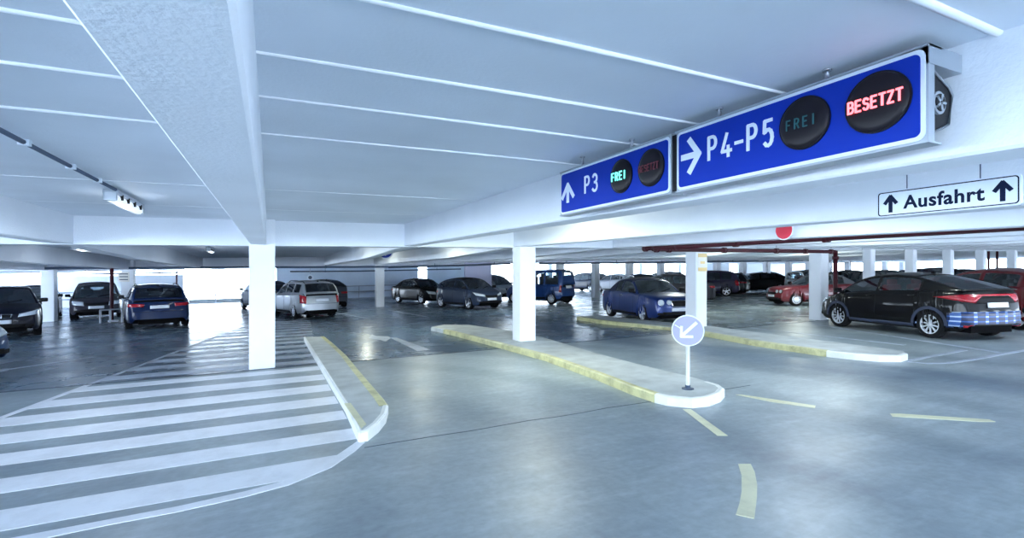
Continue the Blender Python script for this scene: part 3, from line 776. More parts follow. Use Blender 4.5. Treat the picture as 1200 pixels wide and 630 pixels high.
# ---- exit sign
AX = 4.4
def AP(px): return W(px, TX(px, AX))[1]
Ya, Yb = AP(1027.5), AP(1197); za, zbt = ZAT(255, TX(1028, AX)), ZAT(224.5, TX(1027, AX))
L = Ya - Yb; H = .205; zb2 = (ZAT(255, TX(1028, AX)) + ZAT(240, TX(1197, AX))) / 2
zt2 = (ZAT(225, TX(1027, AX)) + ZAT(203, TX(1197, AX))) / 2; H = zt2 - zb2
r = empty('exit_sign', (AX, Ya, zb2), 'white exit sign reading Ausfahrt between two upward arrows', 'sign'); o = Vector((0, 0, 0))
bm = bmesh.new(); plate_poly(bm, rrect(0, L, 0, H, .025), o, ex, ey, ez, -.02, 0); link('sign_face', bm, M['signw'], r)
bm = bmesh.new(); frame_poly(bm, rrect(.010, L - .010, .010, H - .010, .022), rrect(.017, L - .017, .017, H - .017, .017), o, ex, ey, ez, .0, .002); link('border', bm, M['navy'], r)
ww = lambda px: Ya - AP(px)
for px0, px1 in ((1036, 1051.5), (1164, 1186.5)):
    um = (ww(px0) + ww(px1)) / 2; hw = (ww(px1) - ww(px0)) / 2
    bm = bmesh.new(); vb, vt = H * .20, H * .82
    ribbon(bm, [(um, vb), (um, vt - .03)], .028, .002, o, ex, ey, ez)
    ribbon(bm, [(um - hw + .008, vt - .062), (um, vt - .008), (um + hw - .008, vt - .062)], .026, .002, o, ex, ey, ez)
    link('arrow', bm, M['navy'], r)
cu = bpy.data.curves.new('lettering', 'FONT'); cu.body = 'Ausfahrt'; cu.size = .135; cu.extrude = .0015; cu.offset = .0035; cu.space_character = 1.08
tob = bpy.data.objects.new('lettering', cu); C.objects.link(tob)
bpy.context.view_layer.update()
me = bpy.data.meshes.new_from_object(tob); bpy.data.objects.remove(tob)
xs_ = [v.co.x for v in me.vertices]; w0, w1 = min(xs_), max(xs_); tgt = ww(1154) - ww(1058.5); sc = tgt / (w1 - w0)
me.transform(Matrix.Diagonal((sc, 1.02, 1, 1)))
me.transform(Matrix(((0, 0, -1, 0), (-1, 0, 0, 0), (0, 1, 0, 0), (0, 0, 0, 1))))
me.materials.append(M['navy'])
lo = bpy.data.objects.new('lettering', me); C.objects.link(lo); lo.parent = r; lo.location = (-.001, -(ww(1058.5) - w0 * sc), H * .27)
for px in (1062, 1148):
    u = ww(px); bm = bmesh.new(); Y = Ya - u; tube(bm, [(.01, -u, H), (.01, -u, BZ(AX, Y) + DEP - zb2)], .004, 6); link('hanging_wire', bm, M['pipeg'], r)

# ---- keep-left sign on its post
Xp, Yp = G(806, 455.5, .11); tp = SS * Xp + CC * Yp; zp = FZ(Xp, Yp) + .11
r = empty('keep_left_sign', (Xp, Yp, zp), 'round lilac blue arrow sign on a white post at the tip of the middle island', 'sign')
fd = Vector((-Xp, -Yp, 0)).normalized(); sd = Vector((-fd.y, fd.x, 0))      # faces the lane
sd = -sd if sd.dot(Vector((CC, -SS, 0))) < 0 else sd
zcn = ZAT(386.8, tp) - zp; rd = 18.2 * tp / F
bm = bmesh.new(); tube(bm, [(0, 0, 0), (0, 0, zcn - rd * .3)], .024, 14); link('post', bm, M['kwhite'], r)
bm = bmesh.new(); disc(bm, (0, 0, 0), (0, 0, 1), .075, .012, 20); tube(bm, [(0, 0, 0), (0, 0, .05)], .034, 14); link('base_plate', bm, M['pipeg'], r)
cc = Vector((0, 0, zcn)) + fd * .03
bm = bmesh.new(); disc(bm, cc, fd, rd, .008, 48); link('sign_rim', bm, M['signw'], r)
bm = bmesh.new(); disc(bm, cc + fd * .008, fd, rd * .93, .002, 48); link('sign_face', bm, M['lilac'], r)
bm = bmesh.new(); oo = cc + fd * .010; k = rd
ribbon(bm, [(.50 * k, .50 * k), (-.28 * k, -.26 * k)], .20 * k, .002, oo, sd, Vector((0, 0, 1)), fd)
ribbon(bm, [(-.38 * k, .24 * k), (-.40 * k, -.40 * k), (.28 * k, -.38 * k)], .17 * k, .002, oo, sd, Vector((0, 0, 1)), fd)
ribbon(bm, [(-.78 * k, .34 * k), (-.38 * k, .10 * k)], .06 * k, .002, oo, sd, Vector((0, 0, 1)), fd)
link('arrow', bm, M['signw'], r)
bm = bmesh.new(); tube(bm, [(0, 0, zcn - .08), Vector((0, 0, zcn - .08)) + fd * .03], .02, 8); tube(bm, [(0, 0, zcn + .0), Vector((0, 0, zcn + .0)) + fd * .03], .02, 8); link('clamp', bm, M['steel'], r)

# ---- red disc behind the exit sign beam, blue disc sign far away
t = TX(919, 7.66); a, b = W(919, t)
r = empty('red_disc_sign', (7.66, b, ZAT(269.5, t)), 'round red disc fixed to the beam left of the exit sign', 'sign')
bm = bmesh.new(); disc(bm, (0, 0, 0), (-1, 0, 0), 11.6 * t / F, .01, 36); link('sign_rim', bm, M['signw'], r)
bm = bmesh.new(); disc(bm, (-.01, 0, 0), (-1, 0, 0), 10.4 * t / F, .003, 36); link('sign_face', bm, M['red'], r)
bm = bmesh.new(); box(bm, 0, .14, -.03, .03, -.03, .03); link('bracket', bm, M['steel'], r)
t = 20.0; a, b = W(451.5, t)
r = empty('blue_disc_sign', (a, b, ZAT(294, t)), 'distant round blue sign hanging above the far thin column', 'sign')
fd2 = Vector((-a, -b, 0)).normalized()
bm = bmesh.new(); disc(bm, (0, 0, 0), fd2, 9.2 * t / F, .01, 32); link('sign_rim', bm, M['signw'], r)
bm = bmesh.new(); disc(bm, fd2 * .01, fd2, 8.0 * t / F, .003, 32); link('sign_face', bm, M['blue'], r)
bm = bmesh.new(); sd2 = Vector((-fd2.y, fd2.x, 0)); ribbon(bm, [(0, -.17), (0, .2)], .06, .003, fd2 * .013, sd2, Vector((0, 0, 1)), fd2); link('arrow', bm, M['signw'], r)
bm = bmesh.new(); tube(bm, [(0, 0, .25), (0, 0, BZ(a, b) + DEP - ZAT(294, t) + .0)], .012, 6); link('hanger', bm, M['steel'], r)
# ---- small round sign above the silver estate
t = 26.0; a, b = W(363.5, t)
r = empty('hanging_round_sign', (a, b, ZAT(325, t)), 'small round white sign hanging above the silver estate', 'sign')
fd2 = Vector((-a, -b, 0)).normalized()
bm = bmesh.new(); disc(bm, (0, 0, 0), fd2, .16, .012, 28); link('sign_face', bm, M['signw'], r)
bm = bmesh.new(); disc(bm, fd2 * .012, fd2, .09, .003, 24); link('symbol', bm, M['pipeg'], r)
bm = bmesh.new(); tube(bm, [(0, 0, .15), (0, 0, BZ(a, b) + DEP - ZAT(325, t))], .012, 6); link('hanger', bm, M['steel'], r)

# ---- notice on the third column, notice on the left column
t = TY(822, 9.93); a0 = W(817.5, TY(817.5, 9.93))[0]; a1 = W(828, TY(828, 9.93))[0]
z0, z1 = ZAT(318, t), ZAT(296.5, t)
r = empty('column_notice', ((a0 + a1) / 2, 9.925, z0), 'pale notice with ochre bands on the column in front of the blue convertible', 'notice')
hw = (a1 - a0) / 2; hh = z1 - z0
bm = bmesh.new(); box(bm, -hw, hw, -.012, .0, 0, hh); link('sheet', bm, M['paper'], r)
for v0, v1 in ((.02, .22), (.78, .98)):
    bm = bmesh.new(); box(bm, -hw, hw, -.016, -.012, v0 * hh, v1 * hh); link('printed_band', bm, M['ochre'], r)
bm = bmesh.new(); box(bm, -hw * .5, hw * .5, -.015, -.012, .42 * hh, .56 * hh); link('printed_line', bm, M['ochre'], r)
t = TY(146, 26.7); a0 = W(139.5, t)[0]; a1 = W(151.5, TY(151.5, 26.7))[0]
r = empty('column_notice', ((a0 + a1) / 2, 26.69, ZAT(330, t)), 'faded white notice on the left column beside the dark blue estate', 'notice')
bm = bmesh.new(); box(bm, -.2, .2, -.012, 0, 0, .42); link('sheet', bm, M['paper'], r)
for k in range(3):
    bm = bmesh.new(); box(bm, -.15, .15, -.015, -.012, .08 + k * .12, .12 + k * .12); link('printed_line', bm, M['pipeg'], r)

# ------------------------------------------------------------------ cars
def pchip(pts, x):
    n = len(pts)
    if x <= pts[0][0]: return pts[0][1]
    if x >= pts[-1][0]: return pts[-1][1]
    d = [(pts[i + 1][1] - pts[i][1]) / (pts[i + 1][0] - pts[i][0]) for i in range(n - 1)]
    def m(i):
        if i == 0: return d[0]
        if i == n - 1: return d[-1]
        if d[i - 1] * d[i] <= 0: return 0
        return 2 * d[i - 1] * d[i] / (d[i - 1] + d[i])
    for i in range(n - 1):
        if x <= pts[i + 1][0]:
            h = pts[i + 1][0] - pts[i][0]; t = (x - pts[i][0]) / h
            return ((2*t**3 - 3*t*t + 1) * pts[i][1] + (t**3 - 2*t*t + t) * h * m(i) + (-2*t**3 + 3*t*t) * pts[i + 1][1] + (t**3 - t*t) * h * m(i + 1))

KIND = {
 'hatch': dict(top=[(0,.33),(.008,.45),(.03,.51),(.11,.585),(.22,.645),(.35,.67),(.8,.715),(.94,.73),(.98,.66),(1,.42)],
               roof=[(.215,.645),(.30,.80),(.39,.94),(.48,.99),(.58,1),(.76,.965),(.87,.88),(.965,.70)], B=.40, Cc=.86, win=[(.27,.52),(.54,.775)], q=(.79,.845)),
 'coupe': dict(top=[(0,.33),(.008,.45),(.03,.51),(.11,.585),(.22,.645),(.35,.67),(.8,.72),(.94,.73),(.98,.66),(1,.42)],
               roof=[(.215,.645),(.30,.80),(.39,.94),(.48,.99),(.58,1),(.76,.975),(.87,.89),(.965,.70)], B=.40, Cc=.86, win=[(.27,.55),(.58,.80)], q=None),
 'fastback': dict(top=[(0,.33),(.008,.45),(.03,.52),(.10,.585),(.20,.64),(.34,.69),(.7,.74),(.88,.765),(.955,.76),(.985,.68),(1,.42)],
               roof=[(.185,.63),(.27,.79),(.36,.925),(.45,.985),(.55,1),(.68,.975),(.80,.90),(.90,.815),(.955,.765)], B=.37, Cc=.70, win=[(.24,.475),(.495,.745)], q=None),
 'wagon': dict(top=[(0,.33),(.006,.45),(.025,.52),(.10,.59),(.25,.65),(.36,.67),(.8,.70),(.955,.70),(.985,.62),(1,.42)],
               roof=[(.24,.65),(.33,.82),(.405,.945),(.48,.99),(.57,1),(.8,.985),(.90,.95),(.945,.86),(.985,.67)], B=.42, Cc=.915, win=[(.285,.51),(.525,.715)], q=(.735,.88)),
 'sedan': dict(top=[(0,.34),(.006,.46),(.025,.53),(.10,.60),(.26,.66),(.37,.68),(.75,.70),(.84,.71),(.96,.70),(.985,.62),(1,.42)],
               roof=[(.255,.66),(.34,.83),(.41,.95),(.48,.99),(.56,1),(.67,.975),(.76,.87),(.845,.715)], B=.42, Cc=.68, win=[(.295,.505),(.52,.70)], q=None),
 'mpv': dict(top=[(0,.31),(.008,.43),(.03,.49),(.10,.555),(.19,.60),(.33,.62),(.8,.645),(.95,.65),(.985,.58),(1,.38)],
               roof=[(.155,.59),(.25,.79),(.34,.93),(.43,.985),(.53,1),(.78,.98),(.90,.93),(.945,.84),(.985,.62)], B=.355, Cc=.91, win=[(.225,.49),(.505,.72)], q=(.74,.87)),
 'van': dict(top=[(0,.28),(.008,.40),(.04,.46),(.12,.52),(.22,.56),(.35,.565),(.8,.57),(.975,.57),(.99,.5),(1,.34)],
               roof=[(.20,.55),(.27,.73),(.34,.90),(.41,.975),(.50,1),(.90,.99),(.955,.965),(.975,.9),(.99,.565)], B=.36, Cc=.955, win=[(.255,.47),(.50,.70)], q=(.73,.93)),
 'cabrio': dict(top=[(0,.38),(.006,.50),(.02,.57),(.10,.63),(.29,.67),(.38,.685),(.75,.70),(.84,.71),(.97,.69),(.988,.61),(1,.44)],
               roof=[(.285,.67),(.36,.84),(.425,.955),(.49,.99),(.56,1),(.66,.965),(.735,.85),(.80,.705)], B=.43, Cc=.68, win=[(.325,.55),(.57,.665)], q=None),
}
BOT = [(0,.21),(.03,.15),(.10,.13),(.9,.135),(.97,.16),(1,.24)]
_wheels = {}
def wheel_meshes(r, style):
    k = (round(r, 3), style)
    if k in _wheels: return _wheels[k]
    w = .20; rr = r * (.70 if style != 'cap' else .66)
    bm = bmesh.new(); N = 36      # axis along y, outer face at y = 0, inner at +w (right-hand wheels are turned)
    prof = [(rr, .012), (rr + .01, 0.004), (r * .9, -.002), (r * .97, .012), (r, .04), (r, w - .04), (r * .95, w), (rr, w - .01), (rr * .98, .03)]
    rings = [[bm.verts.new((p[0] * cos(2*pi*i/N), p[1], p[0] * sin(2*pi*i/N))) for i in range(N)] for p in prof]
    for A, B in zip(rings, rings[1:] + rings[:1]):
        for i in range(N): bm.faces.new((A[i], A[(i+1) % N], B[(i+1) % N], B[i])).smooth = True
    bmesh.ops.recalc_face_normals(bm, faces=bm.faces)
    me1 = bpy.data.meshes.new('wheel'); bm.to_mesh(me1); bm.free(); me1.materials.append(M['tyre'])
    bm = bmesh.new()
    def ring(r0, r1, y0, y1, mi):
        A = [bm.verts.new((r0*cos(2*pi*i/N), y0, r0*sin(2*pi*i/N))) for i in range(N)]; B = [bm.verts.new((r1*cos(2*pi*i/N), y1, r1*sin(2*pi*i/N))) for i in range(N)]
        for i in range(N): bm.faces.new((A[i], A[(i+1) % N], B[(i+1) % N], B[i])).material_index = mi
    ring(rr, rr * .90, .008, .012, 0); ring(rr * .90, rr * .88, .012, .07, 0)
    if style == 'cap':
        ring(rr * .9, rr * .55, .012, .0, 0); ring(rr * .55, rr * .2, .0, -.004, 0); ring(rr * .2, .001, -.004, -.006, 0)
        for k2 in range(12):
            a = 2*pi*k2/12; c = Vector((cos(a)*rr*.73, -.001, sin(a)*rr*.73)); u = Vector((cos(a), 0, sin(a))); v = Vector((-sin(a), 0, cos(a)))
            hexa(bm, [c - u*.02 - v*.014 + Vector((0, .004, 0)), c + u*.02 - v*.014 + Vector((0, .004, 0)), c + u*.02 + v*.014 + Vector((0, .004, 0)), c - u*.02 + v*.014 + Vector((0, .004, 0)),
                      c - u*.02 - v*.014 - Vector((0, .003, 0)), c + u*.02 - v*.014 - Vector((0, .003, 0)), c + u*.02 + v*.014 - Vector((0, .003, 0)), c - u*.02 + v*.014 - Vector((0, .003, 0))], 1)
    else:
        ring(rr * .89, .001, .07, .07, 1)
        ns = {'ten': 10, 'five': 5, 'seven': 7}[style]; hwid = {'ten': .017, 'five': .038, 'seven': .024}[style]
        for k2 in range(ns):
            a = 2*pi*k2/ns + .2; u = Vector((cos(a), 0, sin(a))); v = Vector((-sin(a), 0, cos(a))); Y = Vector((0, 1, 0))
            p, q = u * rr * .12, u * rr * .92
            hexa(bm, [p - v*hwid*.8 + Y*.05, q - v*hwid + Y*.035, q + v*hwid + Y*.035, p + v*hwid*.8 + Y*.05, p - v*hwid*.8 + Y*.018, q - v*hwid*.9 + Y*.010, q + v*hwid*.9 + Y*.010, p + v*hwid*.8 + Y*.018], 0)
        ring(rr * .22, .001, .012, .010, 0); ring(rr * .22, rr * .22, .012, .05, 0)
    bmesh.ops.recalc_face_normals(bm, faces=bm.faces)
    me2 = bpy.data.meshes.new('rim'); bm.to_mesh(me2); bm.free(); me2.materials.append(M['rim']); me2.materials.append(M['rimd'])
    _wheels[k] = (me1, me2); return _wheels[k]

def rbox(bm, x0, x1, y0, y1, z0, z1, bv, seg=2, mi=0):
    b2 = bmesh.new(); box(b2, x0, x1, y0, y1, z0, z1, mi); bmesh.ops.bevel(b2, geom=b2.edges[:], offset=bv, segments=seg, affect='EDGES', profile=.6)
    me = bpy.data.meshes.new('t'); b2.to_mesh(me); b2.free(); bm.from_mesh(me); bpy.data.meshes.remove(me)

def build_car(kind, L, Wd, H, wb, fo, rw, col, label, metal=.3, glass='glass', rims='five', rails=False, clad=False, roofmat=None,
              detail=2, group=None, seats='seat', name='car', lights='wide', rear='wide', plaid=False, chrome_win=False, pillar=False, cat='car', quad=False, tl=None):
    K = KIND[kind]; hw = Wd / 2; root = empty(name, (0, 0, 0), label, cat, group)
    top = lambda s: pchip(K['top'], s / L) * H
    bot = lambda s: piecewise(BOT, s / L) * H
    roof = lambda s: pchip(K['roof'], s / L) * H
    s0, s1 = K['roof'][0][0] * L, K['roof'][-1][0] * L
    plan = lambda s: pchip([(0, .80), (.05, .90), (.14, .97), (.28, 1), (.72, 1), (.90, .965), (.965, .91), (1, .80)], s / L) * hw
    off = fo + wb / 2
    def warp(s, y):
        q = min(1.2, abs(y) / hw) ** 2.6
        a = max(0, 1 - s / .9); b = max(0, 1 - (L - s) / .7)
        return s + .20 * q * a - .17 * q * b
    R = rw + .045; zc = rw; wheels = (fo, fo + wb)
    st = [0, .012, .03, .06, .10, .16] + [L - v for v in (0, .012, .03, .06, .10, .16)]
    s = .25
    while s < L - .2: st.append(s); s += .11
    st = [v for v in st if all(abs(abs(v - c) - R) > .02 for c in wheels)]
    sts = [(v, 0) for v in st]
    for c in wheels:
        for k in range(1, 12): sts.append((c - R * cos(pi * k / 12), 1))
        sts += [(c - R, 0), (c - R + .0005, 1), (c + R - .0005, 1), (c + R, 0)]
    sts += [(v * L, 0) for v in (K['roof'][0][0], K['roof'][-1][0])]
    sts = sorted(set(sts))
    FR = [0, .06, .16, .30, .45, .60, .74, .86, .95, 1.0]
    WF = [.90, .955, .985, 1.0, 1.0, .992, .982, .972, .952, .905]
    TI = [(.75, .35), (.5, .7), (.25, .93), (0, 1)]
    bm = bmesh.new(); rows = []
    for v, a in sts:
        w = plan(v); zt = top(v); zb = bot(v)
        if a:
            dx = min(abs(v - c) for c in wheels); zb = max(zb, zc + sqrt(max(0, R*R - dx*dx)))
        zb = min(zb, zt - .02)
        cr = .035 * min(1, v / .3) * min(1, (L - v) / .2)
        half = []
        for f, wf in zip(FR, WF): half.append((w * wf, zb + f * (zt - zb)))
        for yf, cf in TI: half.append((w * .905 * yf, zt + cr * cf))
        row = [bm.verts.new((off - warp(v, y), y, z)) for y, z in half] 
        row2 = [bm.verts.new((off - warp(v, y), -y, z)) for y, z in half[:-1]]
        rows.append(row + row2[::-1])
    n = len(rows[0])
    nside = len(FR)
    for (va, _), (vb, _), A, B in zip(sts, sts[1:], rows, rows[1:]):
        for k in range(n - 1):
            f = bm.faces.new((A[k], A[k+1], B[k+1], B[k]))
            if s0 - .001 <= va and vb <= s1 + .001 and nside - 1 <= k < n - nside: f.material_index = 1
    for row, v in ((rows[0], 0), (rows[-1], L)):       # bumper faces, rounded in plan
        prev = None; w = plan(v); zt, zb = top(v), bot(v)
        for i in range(13):
            yy = -1 + i / 6
            colm = [bm.verts.new((off - warp(v, w * wf * yy), w * wf * yy, zb + f * (zt - zb))) for f, wf in zip(FR, WF)]
            if prev:
                for a in range(len(FR) - 1):
                    fc = (prev[a], colm[a], colm[a+1], prev[a+1])
                    bm.faces.new(fc if v == 0 else fc[::-1])
            prev = colm
    bmesh.ops.remove_doubles(bm, verts=bm.verts, dist=.0008)
    bmesh.ops.recalc_face_normals(bm, faces=bm.faces)
    bvh = BVHTree.FromBMesh(bm)
    body = link('body', bm, [paint(col, metal), M['inside']], root, smooth=True, sharp=42)
    bm = bmesh.new(); box(bm, off - L + .15, off - .15, -hw * .62, hw * .62, .17, .55); box(bm, off - L + .4, off - fo - R - .02, -hw*.9, hw*.9, .19, .30)
    link('underbody', bm, M['rimd'], root)
    # ---- cabin
    rt = max(roof(s0 + (s1 - s0) * i / 40) for i in range(41))
    wbf = .905; tum = hw * .20
    ss = set([s0, s1, K['B'] * L, K['Cc'] * L, s0 + .05, s1 - .04, K['B'] * L + .06])
    for a, b in K['win'] + ([K['q']] if K['q'] else []): ss |= {a * L, b * L}
    v = s0
    while v < s1: ss.add(round(v, 4)); v += .085
    ss = sorted(ss); ss = [v for i, v in enumerate(ss) if i == 0 or v - ss[i-1] > .012 or v in (s1,)]
    for req in [K['B'] * L, K['Cc'] * L] + [x * L for ab in K['win'] + ([K['q']] if K['q'] else []) for x in ab]:
        j = min(range(len(ss)), key=lambda i: abs(ss[i] - req)); ss[j] = req
    ss = sorted(ss)
    U = [0, .07, .30, .55, .78, .87, 1.0]; TT = [.94, .84, .6, .3, 0]
    def sect(v):
        zb = top(v) - .006; zr = max(roof(v), zb + .012); w = plan(v) * wbf; hgt = zr - zb
        def yy(z): return w - tum * min(1, max(0, (z - zb) / (rt - zb + .001))) ** 1.15
        pts = [(yy(zb + u * hgt) - (.012 if u == 1 else 0), zb + u * hgt) for u in U]
        we = pts[-1][0]; cr = .055 * min(1, hgt / (.3 * H)) + .004
        pts += [(we * t, zr + cr * (1 - t * t) + (.006 if t < .95 else .003)) for t in TT]
        return pts
    def cw(v, y):
        q = 1 - (abs(y) / hw) ** 2
        a = max(0, 1 - (v - s0) / (.28 * L)); b = max(0, 1 - (s1 - v) / (.16 * L))
        return v - .10 * q * a + .07 * q * b
    rows = []
    for v in ss:
        h = sect(v); full = [(y, z) for y, z in h] + [(-y, z) for y, z in h[:-1]][::-1]
        rows.append([Vector((off - cw(v, y), y, z)) for y, z in full])
    n = len(rows[0]); nu = len(U)
    cells = {'frame': [], 'windshield': [], 'rear_window': [], 'roof': [], 'pillar': []}
    side_names = []
    Bs, Cs = K['B'] * L, K['Cc'] * L
    wins = [(a * L, b * L, 'front_side_window') for a, b in K['win'][:1]] + [(a * L, b * L, 'rear_side_window') for a, b in K['win'][1:]] + ([(K['q'][0] * L, K['q'][1] * L, 'quarter_window')] if K['q'] else [])
    for i in range(len(ss) - 1):
        mid = (ss[i] + ss[i+1]) / 2
        for k in range(n - 1):
            kk = k if k < n / 2 - .5 else n - 2 - k      # mirrored strip number
            side = kk < nu - 1
            cell = (rows[i][k], rows[i][k+1], rows[i+1][k+1], rows[i+1][k])
            key = 'frame'
            if side and 1 <= kk <= 4:
                for a, b, nm in wins:
                    if a <= mid <= b: key = (nm, k < n / 2)
                if key == 'frame' and pillar and wins[0][1] < mid < wins[1][0]: key = 'pillar'
            elif not side:
                if kk >= nu and s0 + .02 < mid < Bs: key = 'windshield'
                elif kk >= nu and Cs < mid < s1 - .03: key = 'rear_window'
                elif Bs <= mid <= Cs and roofmat: key = 'roof'
            if kind == 'cabrio' and key == 'frame' and mid > Bs: key = 'roof'
            cells.setdefault(key, []).append(cell)
    def sheet(nm, cl, mt, push, thick=0):
        bm = bmesh.new(); cache = {}
        def V(p):
            k = (round(p.x, 5), round(p.y, 5), round(p.z, 5))
            if k not in cache: cache[k] = bm.verts.new(p)
            return cache[k]
        for c in cl:
            vs = [V(p) for p in c]
            if len(set(vs)) < 4:
                vs = list(dict.fromkeys(vs))
                if len(vs) < 3: continue
            try: f = bm.faces.new(vs)
            except ValueError: continue
        bm.normal_update(); cen = Vector((0, 0, .8 * H * .9))
        sgn = sum(f.normal.dot(f.calc_center_median() - Vector((f.calc_center_median().x * .5, 0, .7))) * f.calc_area() for f in bm.faces)
        if sgn < 0: bmesh.ops.reverse_faces(bm, faces=bm.faces)
        bm.normal_update()
        if push:
            mv = [(v, v.normal.copy()) for v in bm.verts]
            for v, nn in mv: v.co += nn * push
        o = link(nm, bm, mt, root, smooth=True, sharp=50)
        if thick:
            md = o.modifiers.new('thickness', 'SOLIDIFY'); md.thickness = thick; md.offset = -1
        return o
    pm = paint(col, metal)
    sheet('cabin_frame', cells['frame'], pm, 0, .022)
    if cells['pillar']: sheet('pillar_trim', cells['pillar'], M['trim'], 0, .022)
    if cells['roof']: sheet('roof', cells['roof'], roofmat or pm, .002, .022)
    gm = M[glass]
    sheet('windshield', cells['windshield'], M['glass'], -.008)
    if cells['rear_window']: sheet('rear_window', cells['rear_window'], gm, -.008)
    for key in cells:
        if isinstance(key, tuple): sheet(key[0], cells[key], gm, -.008)
    # ---- decals that follow the body
    cb = bmesh.new()
    for r_a, r_b in zip(rows, rows[1:]):
        A = [cb.verts.new(p) for p in r_a]; B = [cb.verts.new(p) for p in r_b]
        for k in range(n - 1): cb.faces.new((A[k], A[k+1], B[k+1], B[k]))
    cbvh = BVHTree.FromBMesh(cb); cb.free()
    def decal(nm, az, quad4, mt, offn=.004, th=.010, nu_=8, nv=4, label=None, parent=None, both=False, cabin=False):
        a = radians(az); nrm = Vector((cos(a), sin(a), 0)); e = Vector((-sin(a), cos(a), 0)); bm = bmesh.new(); g_ = []
        q = [Vector(p) for p in quad4]
        if abs(az) not in (0, 90, 180):
            anc = Vector((off if cos(a) > 0 else off - L, hw if sin(a) > 0 else -hw, 0)); q = [Vector((p.x + e.dot(anc), p.y)) for p in q]
        for i in range(nu_ + 1):
            rowv = []
            for j2 in range(nv + 1):
                u, v = i / nu_, j2 / nv
                p = (q[0] * (1-u) + q[1] * u) * (1-v) + (q[3] * (1-u) + q[2] * u) * v
                org = e * p.x + Vector((0, 0, p.y)) + nrm * 6
                hit = bvh.ray_cast(org, -nrm)
                if cabin:
                    h2 = cbvh.ray_cast(org, -nrm)
                    if h2[0] is not None and (hit[0] is None or h2[3] < hit[3]): hit = h2
                if hit[0] is None or hit[3] > 6.9 + L / 2: rowv.append(None)
                else:
                    nn = hit[1] if hit[1].dot(nrm) > 0 else -hit[1]
                    rowv.append(bm.verts.new(hit[0] + nn * (offn + th)))
            g_.append(rowv)
        for i in range(nu_):
            for j2 in range(nv):
                vs = [g_[i][j2], g_[i+1][j2], g_[i+1][j2+1], g_[i][j2+1]]
                if all(vs): bm.faces.new(vs)
        if not bm.faces: bm.free(); return None
        bmesh.ops.delete(bm, geom=[v for v in bm.verts if not v.link_faces], context='VERTS')
        bm.normal_update()
        if sum(f.normal.dot(nrm) for f in bm.faces) < 0: bmesh.ops.reverse_faces(bm, faces=bm.faces)
        o = link(nm, bm, mt, parent or root, smooth=True, sharp=60)
        md = o.modifiers.new('thickness', 'SOLIDIFY'); md.thickness = th; md.offset = -1
        if label: o['label'] = label
        return o
    def pair(nm, az, quad4, mt, **kw):
        decal(nm, az, quad4, mt, **kw)
        decal(nm, -az if az != 180 else 180, [(-p[0], p[1]) for p in quad4], mt, **kw)
    h = H
    tlm = M['tail'] if tl is None else tl
    if lights == 'wide':
        pair('headlamp', 24, [(-hw*.52, .415*h), (hw*.0, .46*h), (hw*.16, .565*h), (-hw*.48, .475*h)], M['lamp'])
    elif lights == 'tall':
        pair('headlamp', 24, [(-hw*.50, .375*h), (-hw*.02, .42*h), (hw*.10, .53*h), (-hw*.44, .48*h)], M['lamp'])
    elif lights in ('twin', 'quad'):
        for cu_, rr_ in ((.66, .085), (.38, .07)) if lights == 'twin' else ((.74, .075), (.50, .075)):
            sq = [(hw*cu_*1.0 - rr_, .475*h - rr_), (hw*cu_ + rr_, .475*h - rr_), (hw*cu_ + rr_, .475*h + rr_), (hw*cu_ - rr_, .475*h + rr_)]
            for sg in (1, -1):
                hit = bvh.ray_cast(Vector((6, sg * hw * cu_, .485*h)), Vector((-1, 0, 0)))
                if hit[0] is not None:
                    bm = bmesh.new(); d = Vector((1, sg * .25, .25)).normalized()
                    disc(bm, hit[0] - d * .035, d, rr_, .05, 24); o_ = link('headlamp', bm, M['lamp'], root)
                    bm = bmesh.new(); disc(bm, hit[0] - d * .037, d, rr_ * 1.14, .045, 24); link('headlamp_ring', bm, M['chrome'] if lights == 'twin' else M['trim'], o_)
    if detail >= 1:
        if lights == 'twin':
            decal('grille', 0, [(-hw*.27, .385*h), (hw*.27, .385*h), (hw*.32, .53*h), (-hw*.32, .53*h)], M['chrome'])
            decal('grille_mesh', 0, [(-hw*.245, .40*h), (hw*.245, .40*h), (hw*.29, .515*h), (-hw*.29, .515*h)], M['trim'], offn=.012)
        elif kind == 'sedan' and lights == 'wide' and quad:
            for sg in (1, -1):
                decal('grille', 0, [(sg*hw*.04, .40*h), (sg*hw*.27, .405*h), (sg*hw*.29, .475*h), (sg*hw*.04, .485*h)], M['chrome'])
                decal('grille_mesh', 0, [(sg*hw*.06, .41*h), (sg*hw*.25, .415*h), (sg*hw*.265, .468*h), (sg*hw*.06, .474*h)], M['trim'], offn=.012)
        else:
            decal('grille', 0, [(-hw*.42, .385*h), (hw*.42, .385*h), (hw*.46, .455*h), (-hw*.46, .455*h)], M['trim'])
        decal('air_intake', 0, [(-hw*.55, .19*h), (hw*.55, .19*h), (hw*.62, .28*h), (-hw*.62, .28*h)], M['trim'])
        pair('fog_lamp', 20, [(-hw*.38, .21*h), (-hw*.16, .215*h), (-hw*.16, .265*h), (-hw*.38, .26*h)], M['trim'])
        decal('front_plate', 0, [(-.26, .295*h), (.26, .295*h), (.26, .37*h), (-.26, .37*h)], M['plate'], offn=.012, th=.014)
    if plaid:
        decal('bumper_cover', 180, [(-hw*.93, .20*h), (hw*.93, .20*h), (hw*.93, .44*h), (-hw*.93, .44*h)], M['plaid'], nu_=20, nv=8, label='blue and white checked film over the rear bumper')
        pair('bumper_cover', 130, [(-hw*.34, .22*h), (hw*.30, .21*h), (hw*.30, .44*h), (-hw*.34, .42*h)], M['plaid'], nu_=14, nv=8, offn=.002)
        pair('rear_reflector', 165, [(hw*.12, .215*h), (hw*.45, .205*h), (hw*.45, .235*h), (hw*.12, .245*h)], M['tail'], offn=.02)
    zt_ = .52
